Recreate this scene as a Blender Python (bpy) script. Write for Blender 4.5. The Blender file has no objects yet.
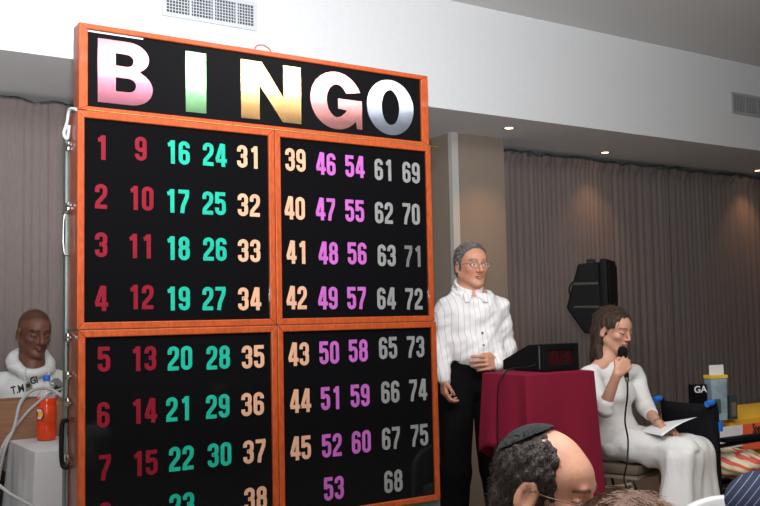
import bpy, bmesh, math, random
import numpy as np
from mathutils import Vector, Matrix

random.seed(7); np.random.seed(7)
SC = bpy.context.scene
COL = SC.collection
PI = math.pi

# ---------------------------------------------------------------- camera
F_PX, PITCH, ROLL, TH, CH = 929.4, math.radians(3.897), math.radians(1.147), math.radians(56.526), 1.32
_P = np.array([[1, 0, 0], [0, math.cos(PITCH), math.sin(PITCH)], [0, -math.sin(PITCH), math.cos(PITCH)]])
_R = np.array([[math.cos(ROLL), math.sin(ROLL), 0], [-math.sin(ROLL), math.cos(ROLL), 0], [0, 0, 1]])
_B = np.array([[math.sin(TH), 0, math.cos(TH)], [-math.cos(TH), 0, math.sin(TH)], [0, -1, 0]]).T
M = _R @ _P @ _B                                  # world -> camera (right, down, forward)
CP = np.array([0, 0, CH])
def ray(x, y): return M.T @ np.array([(x - 380) / F_PX, (y - 253) / F_PX, 1.0])
def atD(x, y, d): return CP + ray(x, y) * d
def atX(x, y, X): r = ray(x, y); return CP + r * (X / r[0])
def atY(x, y, Y): r = ray(x, y); return CP + r * (Y / r[1])
def atZ(x, y, Z): r = ray(x, y); return CP + r * ((Z - CH) / r[2])
RT = np.array([math.sin(TH), -math.cos(TH), 0])   # horizontal right of the viewer
FW = np.array([math.cos(TH), math.sin(TH), 0])    # horizontal forward
UP = np.array([0, 0, 1.0])
def hdir(a):                                      # 0 = towards the camera, 90 = to the right of the view
    a = math.radians(a); return -FW * math.cos(a) + RT * math.sin(a)

cd = bpy.data.cameras.new('camera'); cam = bpy.data.objects.new('camera', cd); COL.objects.link(cam)
cd.sensor_fit = 'HORIZONTAL'; cd.sensor_width = 36.0; cd.lens = F_PX * 36.0 / 760
rot = np.array([M[0], -M[1], -M[2]]).T
m4 = Matrix.Identity(4)
for i in range(3):
    for j in range(3): m4[i][j] = rot[i][j]
m4[2][3] = CH
cam.matrix_world = m4
SC.camera = cam

# ---------------------------------------------------------------- light and exposure
SC.view_settings.view_transform = 'Standard'; SC.view_settings.look = 'None'
SC.view_settings.exposure = 0.0; SC.view_settings.gamma = 1.0; SC.view_settings.use_curve_mapping = False
w = bpy.data.worlds.new('world'); SC.world = w; w.use_nodes = True
w.node_tree.nodes['Background'].inputs[0].default_value = (0.9, 0.93, 1.0, 1); w.node_tree.nodes['Background'].inputs[1].default_value = 0.05
def aim(o, loc, to):
    o.location = loc; o.rotation_euler = (Vector(to) - Vector(loc)).to_track_quat('-Z', 'Y').to_euler()
def area(name, loc, to, sx, sy, power, col):
    l = bpy.data.lights.new(name, 'AREA'); l.shape = 'RECTANGLE'; l.size = sx; l.size_y = sy; l.energy = power; l.color = col
    o = bpy.data.objects.new(name, l); COL.objects.link(o); aim(o, loc, to); return o
def spot(name, loc, to, power, col, ang, blend, rad):
    l = bpy.data.lights.new(name, 'SPOT'); l.energy = power; l.color = col; l.spot_size = math.radians(ang); l.spot_blend = blend; l.shadow_soft_size = rad
    o = bpy.data.objects.new(name, l); COL.objects.link(o); aim(o, loc, to); return o
area('ceiling_bounce', (0.8, 1.75, 3.29), (0.9, 2.1, 0), 1.8, 1.2, 105, (0.97, 0.98, 1.0))
area('letter_glare_strip', (3.1, -0.60, 3.29), (3.1, -0.59, 0), 4.6, 0.14, 60, (1.0, 0.97, 0.94))  # added strip light out of view, gives the foil letters their glare band
area('people_fill', (2.7, 0.9, 3.2), (3.4, 3.5, 0.9), 1.2, 0.8, 36, (1.0, 0.97, 0.94))  # added fill light out of view, brightens the standing man and seated woman
spot('camera_flash', (0.0, -0.03, 1.50), (0.85, 1.9, 3.35), 1300, (0.97, 0.98, 1.0), 112, 1.0, 0.05)

# ---------------------------------------------------------------- materials
def mat(name, col, rough=0.6, bump=0.0, scale=60, metal=0.0, var=0.0, emit=None, es=0, spec=0.5, aniso=0, coat=0, vcol=False, stretch=(1, 1, 1), trans=0, alpha=1, sheen=0, ior=1.45):
    m = bpy.data.materials.new(name); m.use_nodes = True; nt = m.node_tree; b = nt.nodes['Principled BSDF']
    b.inputs['Base Color'].default_value = (*col, 1); b.inputs['Roughness'].default_value = rough; b.inputs['Metallic'].default_value = metal
    b.inputs['Specular IOR Level'].default_value = spec; b.inputs['Anisotropic'].default_value = aniso; b.inputs['Coat Weight'].default_value = coat
    b.inputs['Transmission Weight'].default_value = trans; b.inputs['Alpha'].default_value = alpha; b.inputs['Sheen Weight'].default_value = sheen; b.inputs['IOR'].default_value = ior
    if emit: b.inputs['Emission Color'].default_value = (*emit, 1); b.inputs['Emission Strength'].default_value = es
    tc = nt.nodes.new('ShaderNodeTexCoord'); mp = nt.nodes.new('ShaderNodeMapping'); mp.inputs['Scale'].default_value = stretch
    nt.links.new(tc.outputs['Object'], mp.inputs[0])
    n = nt.nodes.new('ShaderNodeTexNoise'); n.inputs['Scale'].default_value = scale; n.inputs['Detail'].default_value = 4
    nt.links.new(mp.outputs[0], n.inputs['Vector'])
    src = None
    if vcol:
        a = nt.nodes.new('ShaderNodeAttribute'); a.attribute_name = 'Col'; src = a.outputs['Color']
    if var > 0:
        mx = nt.nodes.new('ShaderNodeMix'); mx.data_type = 'RGBA'; mx.blend_type = 'MULTIPLY'
        r = nt.nodes.new('ShaderNodeMapRange'); r.inputs['From Min'].default_value = 0.3; r.inputs['From Max'].default_value = 0.7
        r.inputs['To Min'].default_value = 1 - var; r.inputs['To Max'].default_value = 1 + var
        nt.links.new(n.outputs['Fac'], r.inputs['Value']); mx.inputs[0].default_value = 1
        if src is not None: nt.links.new(src, mx.inputs[6])
        else: mx.inputs[6].default_value = (*col, 1)
        cb = nt.nodes.new('ShaderNodeCombineColor')
        for k in range(3): nt.links.new(r.outputs[0], cb.inputs[k])
        nt.links.new(cb.outputs[0], mx.inputs[7]); src = mx.outputs[2]
    if src is not None: nt.links.new(src, b.inputs['Base Color'])
    if bump > 0:
        bp = nt.nodes.new('ShaderNodeBump'); bp.inputs['Strength'].default_value = bump; bp.inputs['Distance'].default_value = 0.01
        nt.links.new(n.outputs['Fac'], bp.inputs['Height']); nt.links.new(bp.outputs[0], b.inputs['Normal'])
    return m
def stripes(m, direction, period, frac, col, var=False):
    """thin stripes across the object coordinate along a direction, woven into the base colour"""
    nt = m.node_tree; b = nt.nodes['Principled BSDF']
    tc = nt.nodes.new('ShaderNodeTexCoord'); d = nt.nodes.new('ShaderNodeVectorMath'); d.operation = 'DOT_PRODUCT'
    nt.links.new(tc.outputs['Object'], d.inputs[0]); d.inputs[1].default_value = tuple(float(x) / period for x in direction)
    f = nt.nodes.new('ShaderNodeMath'); f.operation = 'FRACT'; nt.links.new(d.outputs['Value'], f.inputs[0])
    g = nt.nodes.new('ShaderNodeMath'); g.operation = 'LESS_THAN'; g.inputs[1].default_value = frac; nt.links.new(f.outputs[0], g.inputs[0])
    mx = nt.nodes.new('ShaderNodeMix'); mx.data_type = 'RGBA'; nt.links.new(g.outputs[0], mx.inputs[0])
    old = b.inputs['Base Color']
    if old.is_linked: nt.links.new(old.links[0].from_socket, mx.inputs[6])
    else: mx.inputs[6].default_value = old.default_value
    mx.inputs[7].default_value = (*col, 1); nt.links.new(mx.outputs[2], old)
    return m

MT = {}
MT['white_wall'] = mat('painted_plaster_white', (0.73, 0.75, 0.765), 0.9, 0.05, 30, var=0.015)
MT['ceiling'] = mat('painted_ceiling', (0.66, 0.66, 0.66), 0.95, 0.05, 30)
MT['soffit'] = mat('painted_soffit', (0.78, 0.79, 0.81), 0.95, 0.05, 30)
MT['pillar'] = mat('pillar_paint', (0.265, 0.218, 0.175), 0.85, 0.04, 60)
MT['pillar_strip'] = mat('pillar_corner_strip', (0.50, 0.49, 0.46), 0.7)
MT['curtain'] = mat('curtain_fabric', (0.20, 0.165, 0.155), 0.95, 0.3, 40, var=0.10, stretch=(6, 6, 0.4), sheen=0.1)
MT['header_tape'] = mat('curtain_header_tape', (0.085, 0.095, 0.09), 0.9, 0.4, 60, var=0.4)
MT['carpet'] = mat('carpet', (0.20, 0.155, 0.12), 1.0, 0.8, 140, var=0.25)
MT['wood'] = mat('varnished_red_wood', (0.31, 0.052, 0.011), 0.38, 0.08, 30, var=0.22, stretch=(3, 3, 1), coat=0.08, spec=0.3)
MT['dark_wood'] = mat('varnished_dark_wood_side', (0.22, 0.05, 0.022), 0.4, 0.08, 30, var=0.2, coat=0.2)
MT['black_gloss'] = mat('black_display_glass', (0.0035, 0.0035, 0.004), 0.05, spec=0.14)
MT['black_header'] = mat('black_header_panel', (0.004, 0.004, 0.0045), 0.3, spec=0.03)
MT['black_plastic'] = mat('black_plastic', (0.004, 0.004, 0.005), 0.4, 0.1, 200, spec=0.25)
MT['black_rough'] = mat('black_speaker_shell', (0.004, 0.004, 0.0045), 0.6, 0.25, 300, spec=0.2)
MT['grille'] = mat('speaker_grille', (0.004, 0.004, 0.0045), 0.6, 0.5, 500, spec=0.2)
MT['chrome'] = mat('chrome', (0.42, 0.42, 0.41), 0.32, metal=1.0)
MT['steel'] = mat('aluminium_edge', (0.17, 0.23, 0.22), 0.5, metal=0.8)
MT['brass'] = mat('brass', (0.55, 0.42, 0.15), 0.35, metal=1.0)
MT['maroon'] = mat('maroon_tablecloth', (0.185, 0.008, 0.026), 0.9, 0.15, 300, var=0.06, spec=0.2)
MT['white_cloth'] = mat('white_tablecloth', (0.68, 0.68, 0.69), 0.85, 0.15, 120)
MT['yellow_cloth'] = mat('yellow_tablecloth', (0.80, 0.45, 0.03), 0.8, 0.15, 120, var=0.06)
MT['plywood'] = mat('brown_plywood', (0.30, 0.155, 0.085), 0.6, 0.1, 12, var=0.18, stretch=(0.6, 2, 6))
MT['white_paper'] = mat('white_paper', (0.75, 0.75, 0.76), 0.8)
MT['orange_paper'] = mat('orange_red_paper', (0.85, 0.12, 0.04), 0.8)
MT['ink'] = mat('black_ink', (0.02, 0.02, 0.02), 0.8)
MT['vent'] = mat('vent_metal', (0.60, 0.63, 0.67), 0.5, metal=0.0)
MT['vent_grey'] = mat('grey_vent_metal', (0.40, 0.41, 0.42), 0.5)
MT['vent_dark'] = mat('vent_inside', (0.06, 0.07, 0.08), 0.9)
MT['shirt_white'] = stripes(mat('white_shirt_cotton', (0.80, 0.79, 0.79), 0.85, 0.25, 50), (RT * 0.94 + FW * 0.34), 0.027, 0.09, (0.50, 0.47, 0.48))
MT['trousers'] = mat('black_trousers', (0.005, 0.005, 0.006), 0.9, 0.2, 80, spec=0.15)
MT['leather'] = mat('black_leather', (0.012, 0.011, 0.010), 0.4)
MT['white_knit'] = mat('white_knit_top', (0.76, 0.75, 0.73), 0.9, 0.25, 150)
MT['white_skirt'] = mat('white_cotton_skirt', (0.74, 0.73, 0.71), 0.9, 0.4, 25, stretch=(2, 2, 0.8))
MT['hoodie'] = mat('white_hoodie', (0.70, 0.72, 0.70), 0.9, 0.25, 60)
MT['hood_lining'] = mat('grey_green_hood_lining', (0.17, 0.18, 0.12), 0.9, 0.3, 120)
MT['skin'] = mat('skin', (0.6, 0.35, 0.25), 0.5, 0.05, 120, vcol=True, var=0.06)
for k in ('skin',):
    b = MT[k].node_tree.nodes['Principled BSDF']; b.inputs['Subsurface Weight'].default_value = 0.08; b.inputs['Subsurface Radius'].default_value = (0.012, 0.005, 0.003)
def hairmat(name, col, sc=90): return mat(name, col, 0.5, 0.9, sc, var=0.35, stretch=(1, 1, 0.25))
MT['lens'] = mat('spectacle_lens', (0.9, 0.9, 0.9), 0.03, alpha=0.04, spec=0.2)
MT['wire'] = mat('spectacle_wire', (0.13, 0.085, 0.06), 0.4, metal=1.0)
MT['grey_cable'] = mat('grey_cable', (0.42, 0.42, 0.41), 0.5)
MT['blue_plastic'] = mat('blue_plastic', (0.02, 0.16, 0.65), 0.4)
MT['black_fabric'] = mat('black_nylon', (0.005, 0.005, 0.007), 0.8, 0.3, 150, spec=0.2)
MT['beige_metal'] = mat('beige_chair_frame', (0.42, 0.36, 0.27), 0.4, metal=0.4)
MT['brown_vinyl'] = mat('brown_seat_vinyl', (0.13, 0.095, 0.07), 0.55, 0.1, 60)
MT['white_plastic'] = mat('white_chair_cover', (0.74, 0.75, 0.76), 0.7, 0.05, 40)

# ---------------------------------------------------------------- object helpers
def tag(o, label=None, cat=None, group=None, kind=None):
    if label: o['label'] = label
    if cat: o['category'] = cat
    if group: o['group'] = group
    if kind: o['kind'] = kind
    return o
def empty(name, loc, label, cat, group=None):
    o = bpy.data.objects.new(name, None); o.empty_display_size = 0.1; COL.objects.link(o); o.location = tuple(float(v) for v in loc)
    return tag(o, label, cat, group)
def link(name, me, m, parent=None, smooth=False):
    for x in (m if isinstance(m, (list, tuple)) else [m]): me.materials.append(x)
    if smooth:
        for p in me.polygons: p.use_smooth = True
    o = bpy.data.objects.new(name, me); COL.objects.link(o)
    if parent is not None:
        o.parent = parent
        off = Vector((0, 0, 0)); q = parent
        while q is not None: off += Vector(q.location); q = q.parent
        o.location = -off                          # geometry is given in world coordinates
    return o
def root_off(p):
    off = Vector((0, 0, 0))
    while p is not None: off += Vector(p.location); p = p.parent
    return off
class MB:
    """collects shapes in world coordinates and links them as ONE mesh"""
    def __init__(s): s.bm = bmesh.new()
    def face(s, pts):
        vs = [s.bm.verts.new(tuple(map(float, p))) for p in pts]; return s.bm.faces.new(vs)
    def box(s, lo, hi, bev=0.0, ax=None, org=None):
        """box in axes ax (3 vectors) from lo to hi about org"""
        ax = np.eye(3) if ax is None else np.array(ax, float); org = np.zeros(3) if org is None else np.array(org, float)
        c = [org + ax[0] * (hi[0] if i & 1 else lo[0]) + ax[1] * (hi[1] if i & 2 else lo[1]) + ax[2] * (hi[2] if i & 4 else lo[2]) for i in range(8)]
        v = [s.bm.verts.new(tuple(p)) for p in c]
        fs = [s.bm.faces.new([v[i] for i in q]) for q in ((0, 2, 3, 1), (4, 5, 7, 6), (0, 1, 5, 4), (2, 6, 7, 3), (0, 4, 6, 2), (1, 3, 7, 5))]
        if bev > 0:
            es = list({e for f in fs for e in f.edges}); bmesh.ops.bevel(s.bm, geom=es, offset=bev, segments=2, affect='EDGES', profile=0.6)
        return s
    def prism(s, pts, ext):
        """closed polygon pts (3D) extruded by vector ext"""
        n = len(pts); e = np.array(ext, float); a = [s.bm.verts.new(tuple(map(float, p))) for p in pts]; b = [s.bm.verts.new(tuple(np.array(p, float) + e)) for p in pts]
        s.bm.faces.new(a[::-1]); s.bm.faces.new(b)
        for i in range(n): s.bm.faces.new((a[i], a[(i + 1) % n], b[(i + 1) % n], b[i]))
        return s
    def tube(s, pts, r, seg=10, cap=True, closed=False):
        pts = [np.array(p, float) for p in pts]; n = len(pts); rs = r if isinstance(r, (list, tuple, np.ndarray)) else [r] * n
        rings = []; up = None
        for i in range(n):
            if closed: t = pts[(i + 1) % n] - pts[i - 1]
            else: t = pts[min(i + 1, n - 1)] - pts[max(i - 1, 0)]
            t = t / (np.linalg.norm(t) + 1e-12)
            if up is None: up = np.array([0, 0, 1.0]) if abs(t[2]) < 0.9 else np.array([1.0, 0, 0])
            a = np.cross(t, up); a /= np.linalg.norm(a) + 1e-12; b = np.cross(a, t); up = b
            rings.append([s.bm.verts.new(tuple(pts[i] + rs[i] * (math.cos(2 * PI * k / seg) * a + math.sin(2 * PI * k / seg) * b))) for k in range(seg)])
        for i in range(n if closed else n - 1):
            A, B_ = rings[i], rings[(i + 1) % n]
            for k in range(seg): s.bm.faces.new((A[k], A[(k + 1) % seg], B_[(k + 1) % seg], B_[k]))
        if cap and not closed: s.bm.faces.new(rings[0][::-1]); s.bm.faces.new(rings[-1])
        return s
    def lathe(s, c, prof, seg=28, ax=UP):
        ax = np.array(ax, float); ax /= np.linalg.norm(ax); t = np.array([1.0, 0, 0]) if abs(ax[0]) < 0.8 else np.array([0, 1.0, 0])
        a = np.cross(ax, t); a /= np.linalg.norm(a); b = np.cross(ax, a); c = np.array(c, float); rings = []
        for r, h in prof: rings.append([s.bm.verts.new(tuple(c + ax * h + max(r, 1e-4) * (math.cos(2 * PI * k / seg) * a + math.sin(2 * PI * k / seg) * b))) for k in range(seg)])
        for A, B_ in zip(rings, rings[1:]):
            for k in range(seg): s.bm.faces.new((A[k], A[(k + 1) % seg], B_[(k + 1) % seg], B_[k]))
        s.bm.faces.new(rings[0][::-1]); s.bm.faces.new(rings[-1]); return s
    def grid(s, fn, nu, nv):
        V = [[s.bm.verts.new(tuple(map(float, fn(i / nu, j / nv)))) for j in range(nv + 1)] for i in range(nu + 1)]
        for i in range(nu):
            for j in range(nv): s.bm.faces.new((V[i][j], V[i + 1][j], V[i + 1][j + 1], V[i][j + 1]))
        return s
    def build(s, name, m, parent=None, smooth=False, weld=False):
        if weld: bmesh.ops.remove_doubles(s.bm, verts=s.bm.verts, dist=1e-5)
        bmesh.ops.recalc_face_normals(s.bm, faces=s.bm.faces)
        me = bpy.data.meshes.new(name); s.bm.to_mesh(me); s.bm.free()
        o = link(name, me, m, parent, smooth)
        if smooth:
            me.set_sharp_from_angle(angle=math.radians(50)) if hasattr(me, 'set_sharp_from_angle') else None
        return o
def curve_pts(pts, n=8):
    """Catmull-Rom through the points"""
    P = [np.array(p, float) for p in pts]; P = [2 * P[0] - P[1]] + P + [2 * P[-1] - P[-2]]; out = []
    for i in range(1, len(P) - 2):
        for k in range(n):
            t = k / n; a, b, c, d = P[i - 1], P[i], P[i + 1], P[i + 2]
            out.append(0.5 * ((2 * b) + (-a + c) * t + (2 * a - 5 * b + 4 * c - d) * t * t + (-a + 3 * b - 3 * c + d) * t ** 3))
    out.append(P[-2]); return out
def text_mesh(name, s, size, org, xdir, up, m, parent, bold=0.0, sx=1.0, extr=0.0006, bend=None):
    cu = bpy.data.curves.new(name, 'FONT'); cu.body = s; cu.size = size; cu.extrude = extr; cu.offset = bold; cu.align_x = 'CENTER'; cu.align_y = 'CENTER'
    t = bpy.data.objects.new(name, cu); COL.objects.link(t); bpy.context.view_layer.update()
    me = bpy.data.meshes.new_from_object(t.evaluated_get(bpy.context.evaluated_depsgraph_get())); bpy.data.objects.remove(t)
    xd = np.array(xdir, float); xd /= np.linalg.norm(xd); u = np.array(up, float); nn = np.cross(xd, u); nn /= np.linalg.norm(nn)
    for v in me.vertices:
        x, y, z = v.co; v.co = tuple(np.array(org) + xd * x * sx + u * y + nn * z)
    return link(name, me, m, parent)

# ---------------------------------------------------------------- the room
ZS, ZC, YB, YC = 2.62, 3.33, 4.597, 5.45           # soffit, ceiling, bulkhead face, curtain plane
X0, X1, Y0, Y1 = -3.5, 10.5, -5.5, 5.62
def struct(name, mb, m, smooth=False): return tag(mb.build(name, m, None, smooth), kind='structure')
struct('floor', MB().box((X0, Y0, -0.1), (X1, Y1 + 0.1, 0)), MT['carpet'])
struct('ceiling', MB().box((X0, Y0, ZC), (X1, YB + 0.12, ZC + 0.1)), MT['ceiling'])
struct('wall_bulkhead', MB().box((X0, YB, ZS + 0.004), (X1, YB + 0.12, ZC)), MT['white_wall'])
struct('ceiling_soffit', MB().box((X0, YB + 0.001, ZS), (X1, Y1 + 0.1, ZS + 0.004)), MT['soffit'])
struct('wall_back', MB().box((X0, Y1, 0), (X1, Y1 + 0.1, ZS)), MT['pillar'])
struct('wall_left', MB().box((X0 - 0.1, Y0, 0), (X0, Y1, ZC)), MT['white_wall'])
struct('wall_right', MB().box((X1, Y0, 0), (X1 + 0.1, Y1, ZC)), MT['white_wall'])
struct('wall_front', MB().box((X0, Y0 - 0.1, 0), (X1, Y0, ZC)), MT['pillar'])
PX0, PX1, PY = 4.053, 4.543, 5.18
struct('pillar', MB().box((PX0, PY, 0), (PX1, Y1, ZS)), MT['pillar'])
struct('trim_pillar', MB().box((PX0 - 0.006, PY - 0.010, 0), (PX0 + 0.052, PY, ZS - 0.001)).box((PX0 - 0.006, PY, 0), (PX0, PY + 0.03, ZS - 0.001)), MT['pillar_strip'])

def curtain(x0, x1, label, seed):
    rs = np.random.RandomState(seed); n = int((x1 - x0) / 0.008)
    xs = np.linspace(x0, x1, n); ph = np.cumsum(0.34 + 0.75 * np.interp(xs, np.linspace(x0, x1, 12), rs.rand(12)) + 0.25 * rs.rand(n))
    amp = 0.004 + 0.016 * np.interp(xs, np.linspace(x0, x1, 17), rs.rand(17)); fine = np.interp(xs, np.linspace(x0, x1, n // 4), rs.randn(n // 4)) * 0.004
    zs = [0.02, 0.5, 1.0, 1.5, 2.0, 2.3, 2.45, 2.50, 2.53, 2.555, 2.575, 2.595]
    ragged = np.interp(xs, np.linspace(x0, x1, max(4, int((x1 - x0) / 0.09))), rs.rand(max(4, int((x1 - x0) / 0.09))))
    bulge = np.interp(xs, np.linspace(x0, x1, max(4, int((x1 - x0) / 0.05))), rs.rand(max(4, int((x1 - x0) / 0.05))))
    mb = MB(); rows = []
    for z in zs:
        k = 0.36 + 0.34 * min(1, (2.6 - z) / 1.2); row = []
        for i, x in enumerate(xs):
            y = YC + amp[i] * k * math.sin(ph[i] + 0.15 * math.sin(z * 2 + i * 0.03)) + fine[i]
            zz = z
            if z > 2.51: y -= 0.045 * bulge[i] * math.sin((z - 2.51) / 0.085 * PI); zz = 2.51 + (z - 2.51) * (0.75 + 0.45 * ragged[i])
            row.append(mb.bm.verts.new((float(x), float(y), float(zz))))
        rows.append(row)
    for a, b in zip(rows, rows[1:]):
        for i in range(n - 1): mb.bm.faces.new((a[i], a[i + 1], b[i + 1], b[i]))
    o = mb.build('curtain', MT['curtain'], None, True)
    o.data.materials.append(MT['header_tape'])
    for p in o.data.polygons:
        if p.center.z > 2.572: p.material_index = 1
    s = o.modifiers.new('thick', 'SOLIDIFY'); s.thickness = 0.004
    return tag(o, label, 'curtain', 'pleated taupe curtains along the back wall')
XSEAM = float(atY(671, 250, YC)[0])
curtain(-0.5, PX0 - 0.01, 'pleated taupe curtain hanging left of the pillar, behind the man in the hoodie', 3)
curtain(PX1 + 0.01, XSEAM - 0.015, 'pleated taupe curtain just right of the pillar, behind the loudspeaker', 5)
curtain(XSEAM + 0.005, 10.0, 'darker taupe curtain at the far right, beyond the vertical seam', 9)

def downlight(px, py, label, power=11):
    p = atZ(px, py, ZS); c = np.array([p[0], p[1], ZS])
    e = empty('downlight', c, label, 'ceiling light', 'recessed downlights in the soffit')
    MB().lathe(c, [(0.030, -0.001), (0.050, -0.001), (0.048, -0.007), (0.036, -0.008), (0.030, -0.003)], 24).build('trim_ring', MT['vent_grey'], e, True)
    MB().lathe(c, [(0.001, -0.0045), (0.028, -0.0045), (0.029, -0.0025), (0.001, -0.002)], 20).build('bulb', M_BULB, e)
    l = bpy.data.lights.new('downlight_beam', 'SPOT'); l.energy = power; l.color = (1.0, 0.48, 0.22); l.spot_size = math.radians(92); l.spot_blend = 0.9; l.shadow_soft_size = 0.025
    o = bpy.data.objects.new('downlight_beam', l); COL.objects.link(o); o.parent = e; o.location = (0, 0, -0.02)
M_BULB = mat('lit_bulb', (1, 0.9, 0.7), 0.4, emit=(1.0, 0.72, 0.42), es=14)
downlight(509, 127.5, 'small round recessed downlight nearest the pillar', 20)
downlight(605, 152, 'small round recessed downlight in front of the curtain, middle of the three')
downlight(758, 170, 'small round recessed downlight at the right edge of the photo')

def vent(x0, x1, z0, z1, label, nx, nz, m, divs):
    e = empty('air_vent', ((x0 + x1) / 2, YB, (z0 + z1) / 2), label, 'air vent')
    b = 0.022; y = YB
    fr = MB(); fr.box((x0, y - 0.012, z0), (x1, y - 0.001, z0 + b)).box((x0, y - 0.012, z1 - b), (x1, y - 0.001, z1)).box((x0, y - 0.012, z0 + b), (x0 + b, y - 0.001, z1 - b)).box((x1 - b, y - 0.012, z0 + b), (x1, y - 0.001, z1 - b))
    fr.build('frame', m, e)
    MB().box((x0 + b, y - 0.004, z0 + b), (x1 - b, y - 0.001, z1 - b)).build('duct_opening', MT['vent_dark'], e)
    g = MB(); xa, xb, za, zb = x0 + b, x1 - b, z0 + b, z1 - b
    for i in range(1, nx):
        x = xa + (xb - xa) * i / nx; h = 0.0018 if i % divs else 0.006; g.box((x - h, y - 0.009, za), (x + h, y - 0.004, zb))
    for i in range(1, nz):
        z = za + (zb - za) * i / nz; g.box((xa, y - 0.010, z - 0.0022), (xb, y - 0.0085, z + 0.0022))
    g.build('grille', m, e); return e
vent(1.70, 2.245, 2.915, 3.075, 'white louvred air vent high on the white bulkhead above the bingo board', 30, 7, MT['vent'], 8)
vent(6.46, 7.10, 2.895, 3.07, 'grey air vent high on the bulkhead near the right edge', 30, 8, MT['vent_grey'], 8)

# ---------------------------------------------------------------- the bingo board
BY = 3.153
board = empty('bingo_board', (1.61, BY + 0.07, 0), 'tall wooden framed black bingo number board standing on splayed trestle legs', 'bingo board')
def ring(x0, x1, z0, z1, ix0, ix1, iz0, iz1, depth, name, m):
    """open fronted wooden case: mitred front frame and a closed box behind it"""
    mb = MB(); y0, y1 = BY, BY + depth
    o = [(x0, z0), (x1, z0), (x1, z1), (x0, z1)]; i = [(ix0, iz0), (ix1, iz0), (ix1, iz1), (ix0, iz1)]
    for k in range(4):
        a, b, c, d = o[k], o[(k + 1) % 4], i[(k + 1) % 4], i[k]
        mb.prism([(a[0], y0, a[1]), (b[0], y0, b[1]), (c[0], y0, c[1]), (d[0], y0, d[1])], (0, 0.02, 0))
    mb.box((x0 + 0.001, y0 + 0.02, z0 + 0.001), (x1 - 0.001, y1, z1 - 0.001))
    es = [e for e in mb.bm.edges if abs(e.verts[0].co.y - y0) < 1e-6 and abs(e.verts[1].co.y - y0) < 1e-6]
    ob = mb.build(name, [m, MT['dark_wood']], board)
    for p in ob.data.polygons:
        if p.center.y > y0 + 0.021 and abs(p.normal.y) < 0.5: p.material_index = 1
    bv = ob.modifiers.new('round', 'BEVEL'); bv.width = 0.003; bv.segments = 2; bv.limit_method = 'ANGLE'
    return ob
def panel(x0, x1, z0, z1, parent, name='display_panel'):
    return MB().box((x0 - 0.002, BY + 0.010, z0 - 0.002), (x1 + 0.002, BY + 0.0195, z1 + 0.002)).build(name, MT['black_gloss'], parent)
XL, XR, XC = 0.872, 2.355, 1.612
Z3, Z2, Z1, Z0 = 2.344, 2.040, 1.294, 0.552
header = ring(XL, 2.349, Z2 + 0.002, Z3, 0.903, 2.312, 2.056, 2.325, 0.073, 'header_case', MT['wood'])
panel(0.903, 2.312, 2.056, 2.325, header); header.children[0].data.materials[0] = MT['black_header']
MB().box((0.903, BY + 0.0095, 2.318), (1.10, BY + 0.0105, 2.3235)).build('glass_edge', MT['vent'], header)
cases = {}
for key, (a, b, c, d) in {'UL': (XL - 0.004, XC - 0.001, Z1 + 0.001, Z2), 'UR': (XC + 0.001, XR, Z1 + 0.001, Z2), 'LL': (XL, XC + 0.001, Z0, Z1 - 0.001), 'LR': (XC + 0.003, XR + 0.008, Z0, Z1 - 0.001)}.items():
    cs = ring(a, b, c, d, a + 0.024, b - 0.024, c + 0.024, d - 0.024, 0.14, 'number_case', MT['wood']); cases[key] = cs
    panel(a + 0.024, b - 0.024, c + 0.024, d - 0.024, cs)

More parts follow.
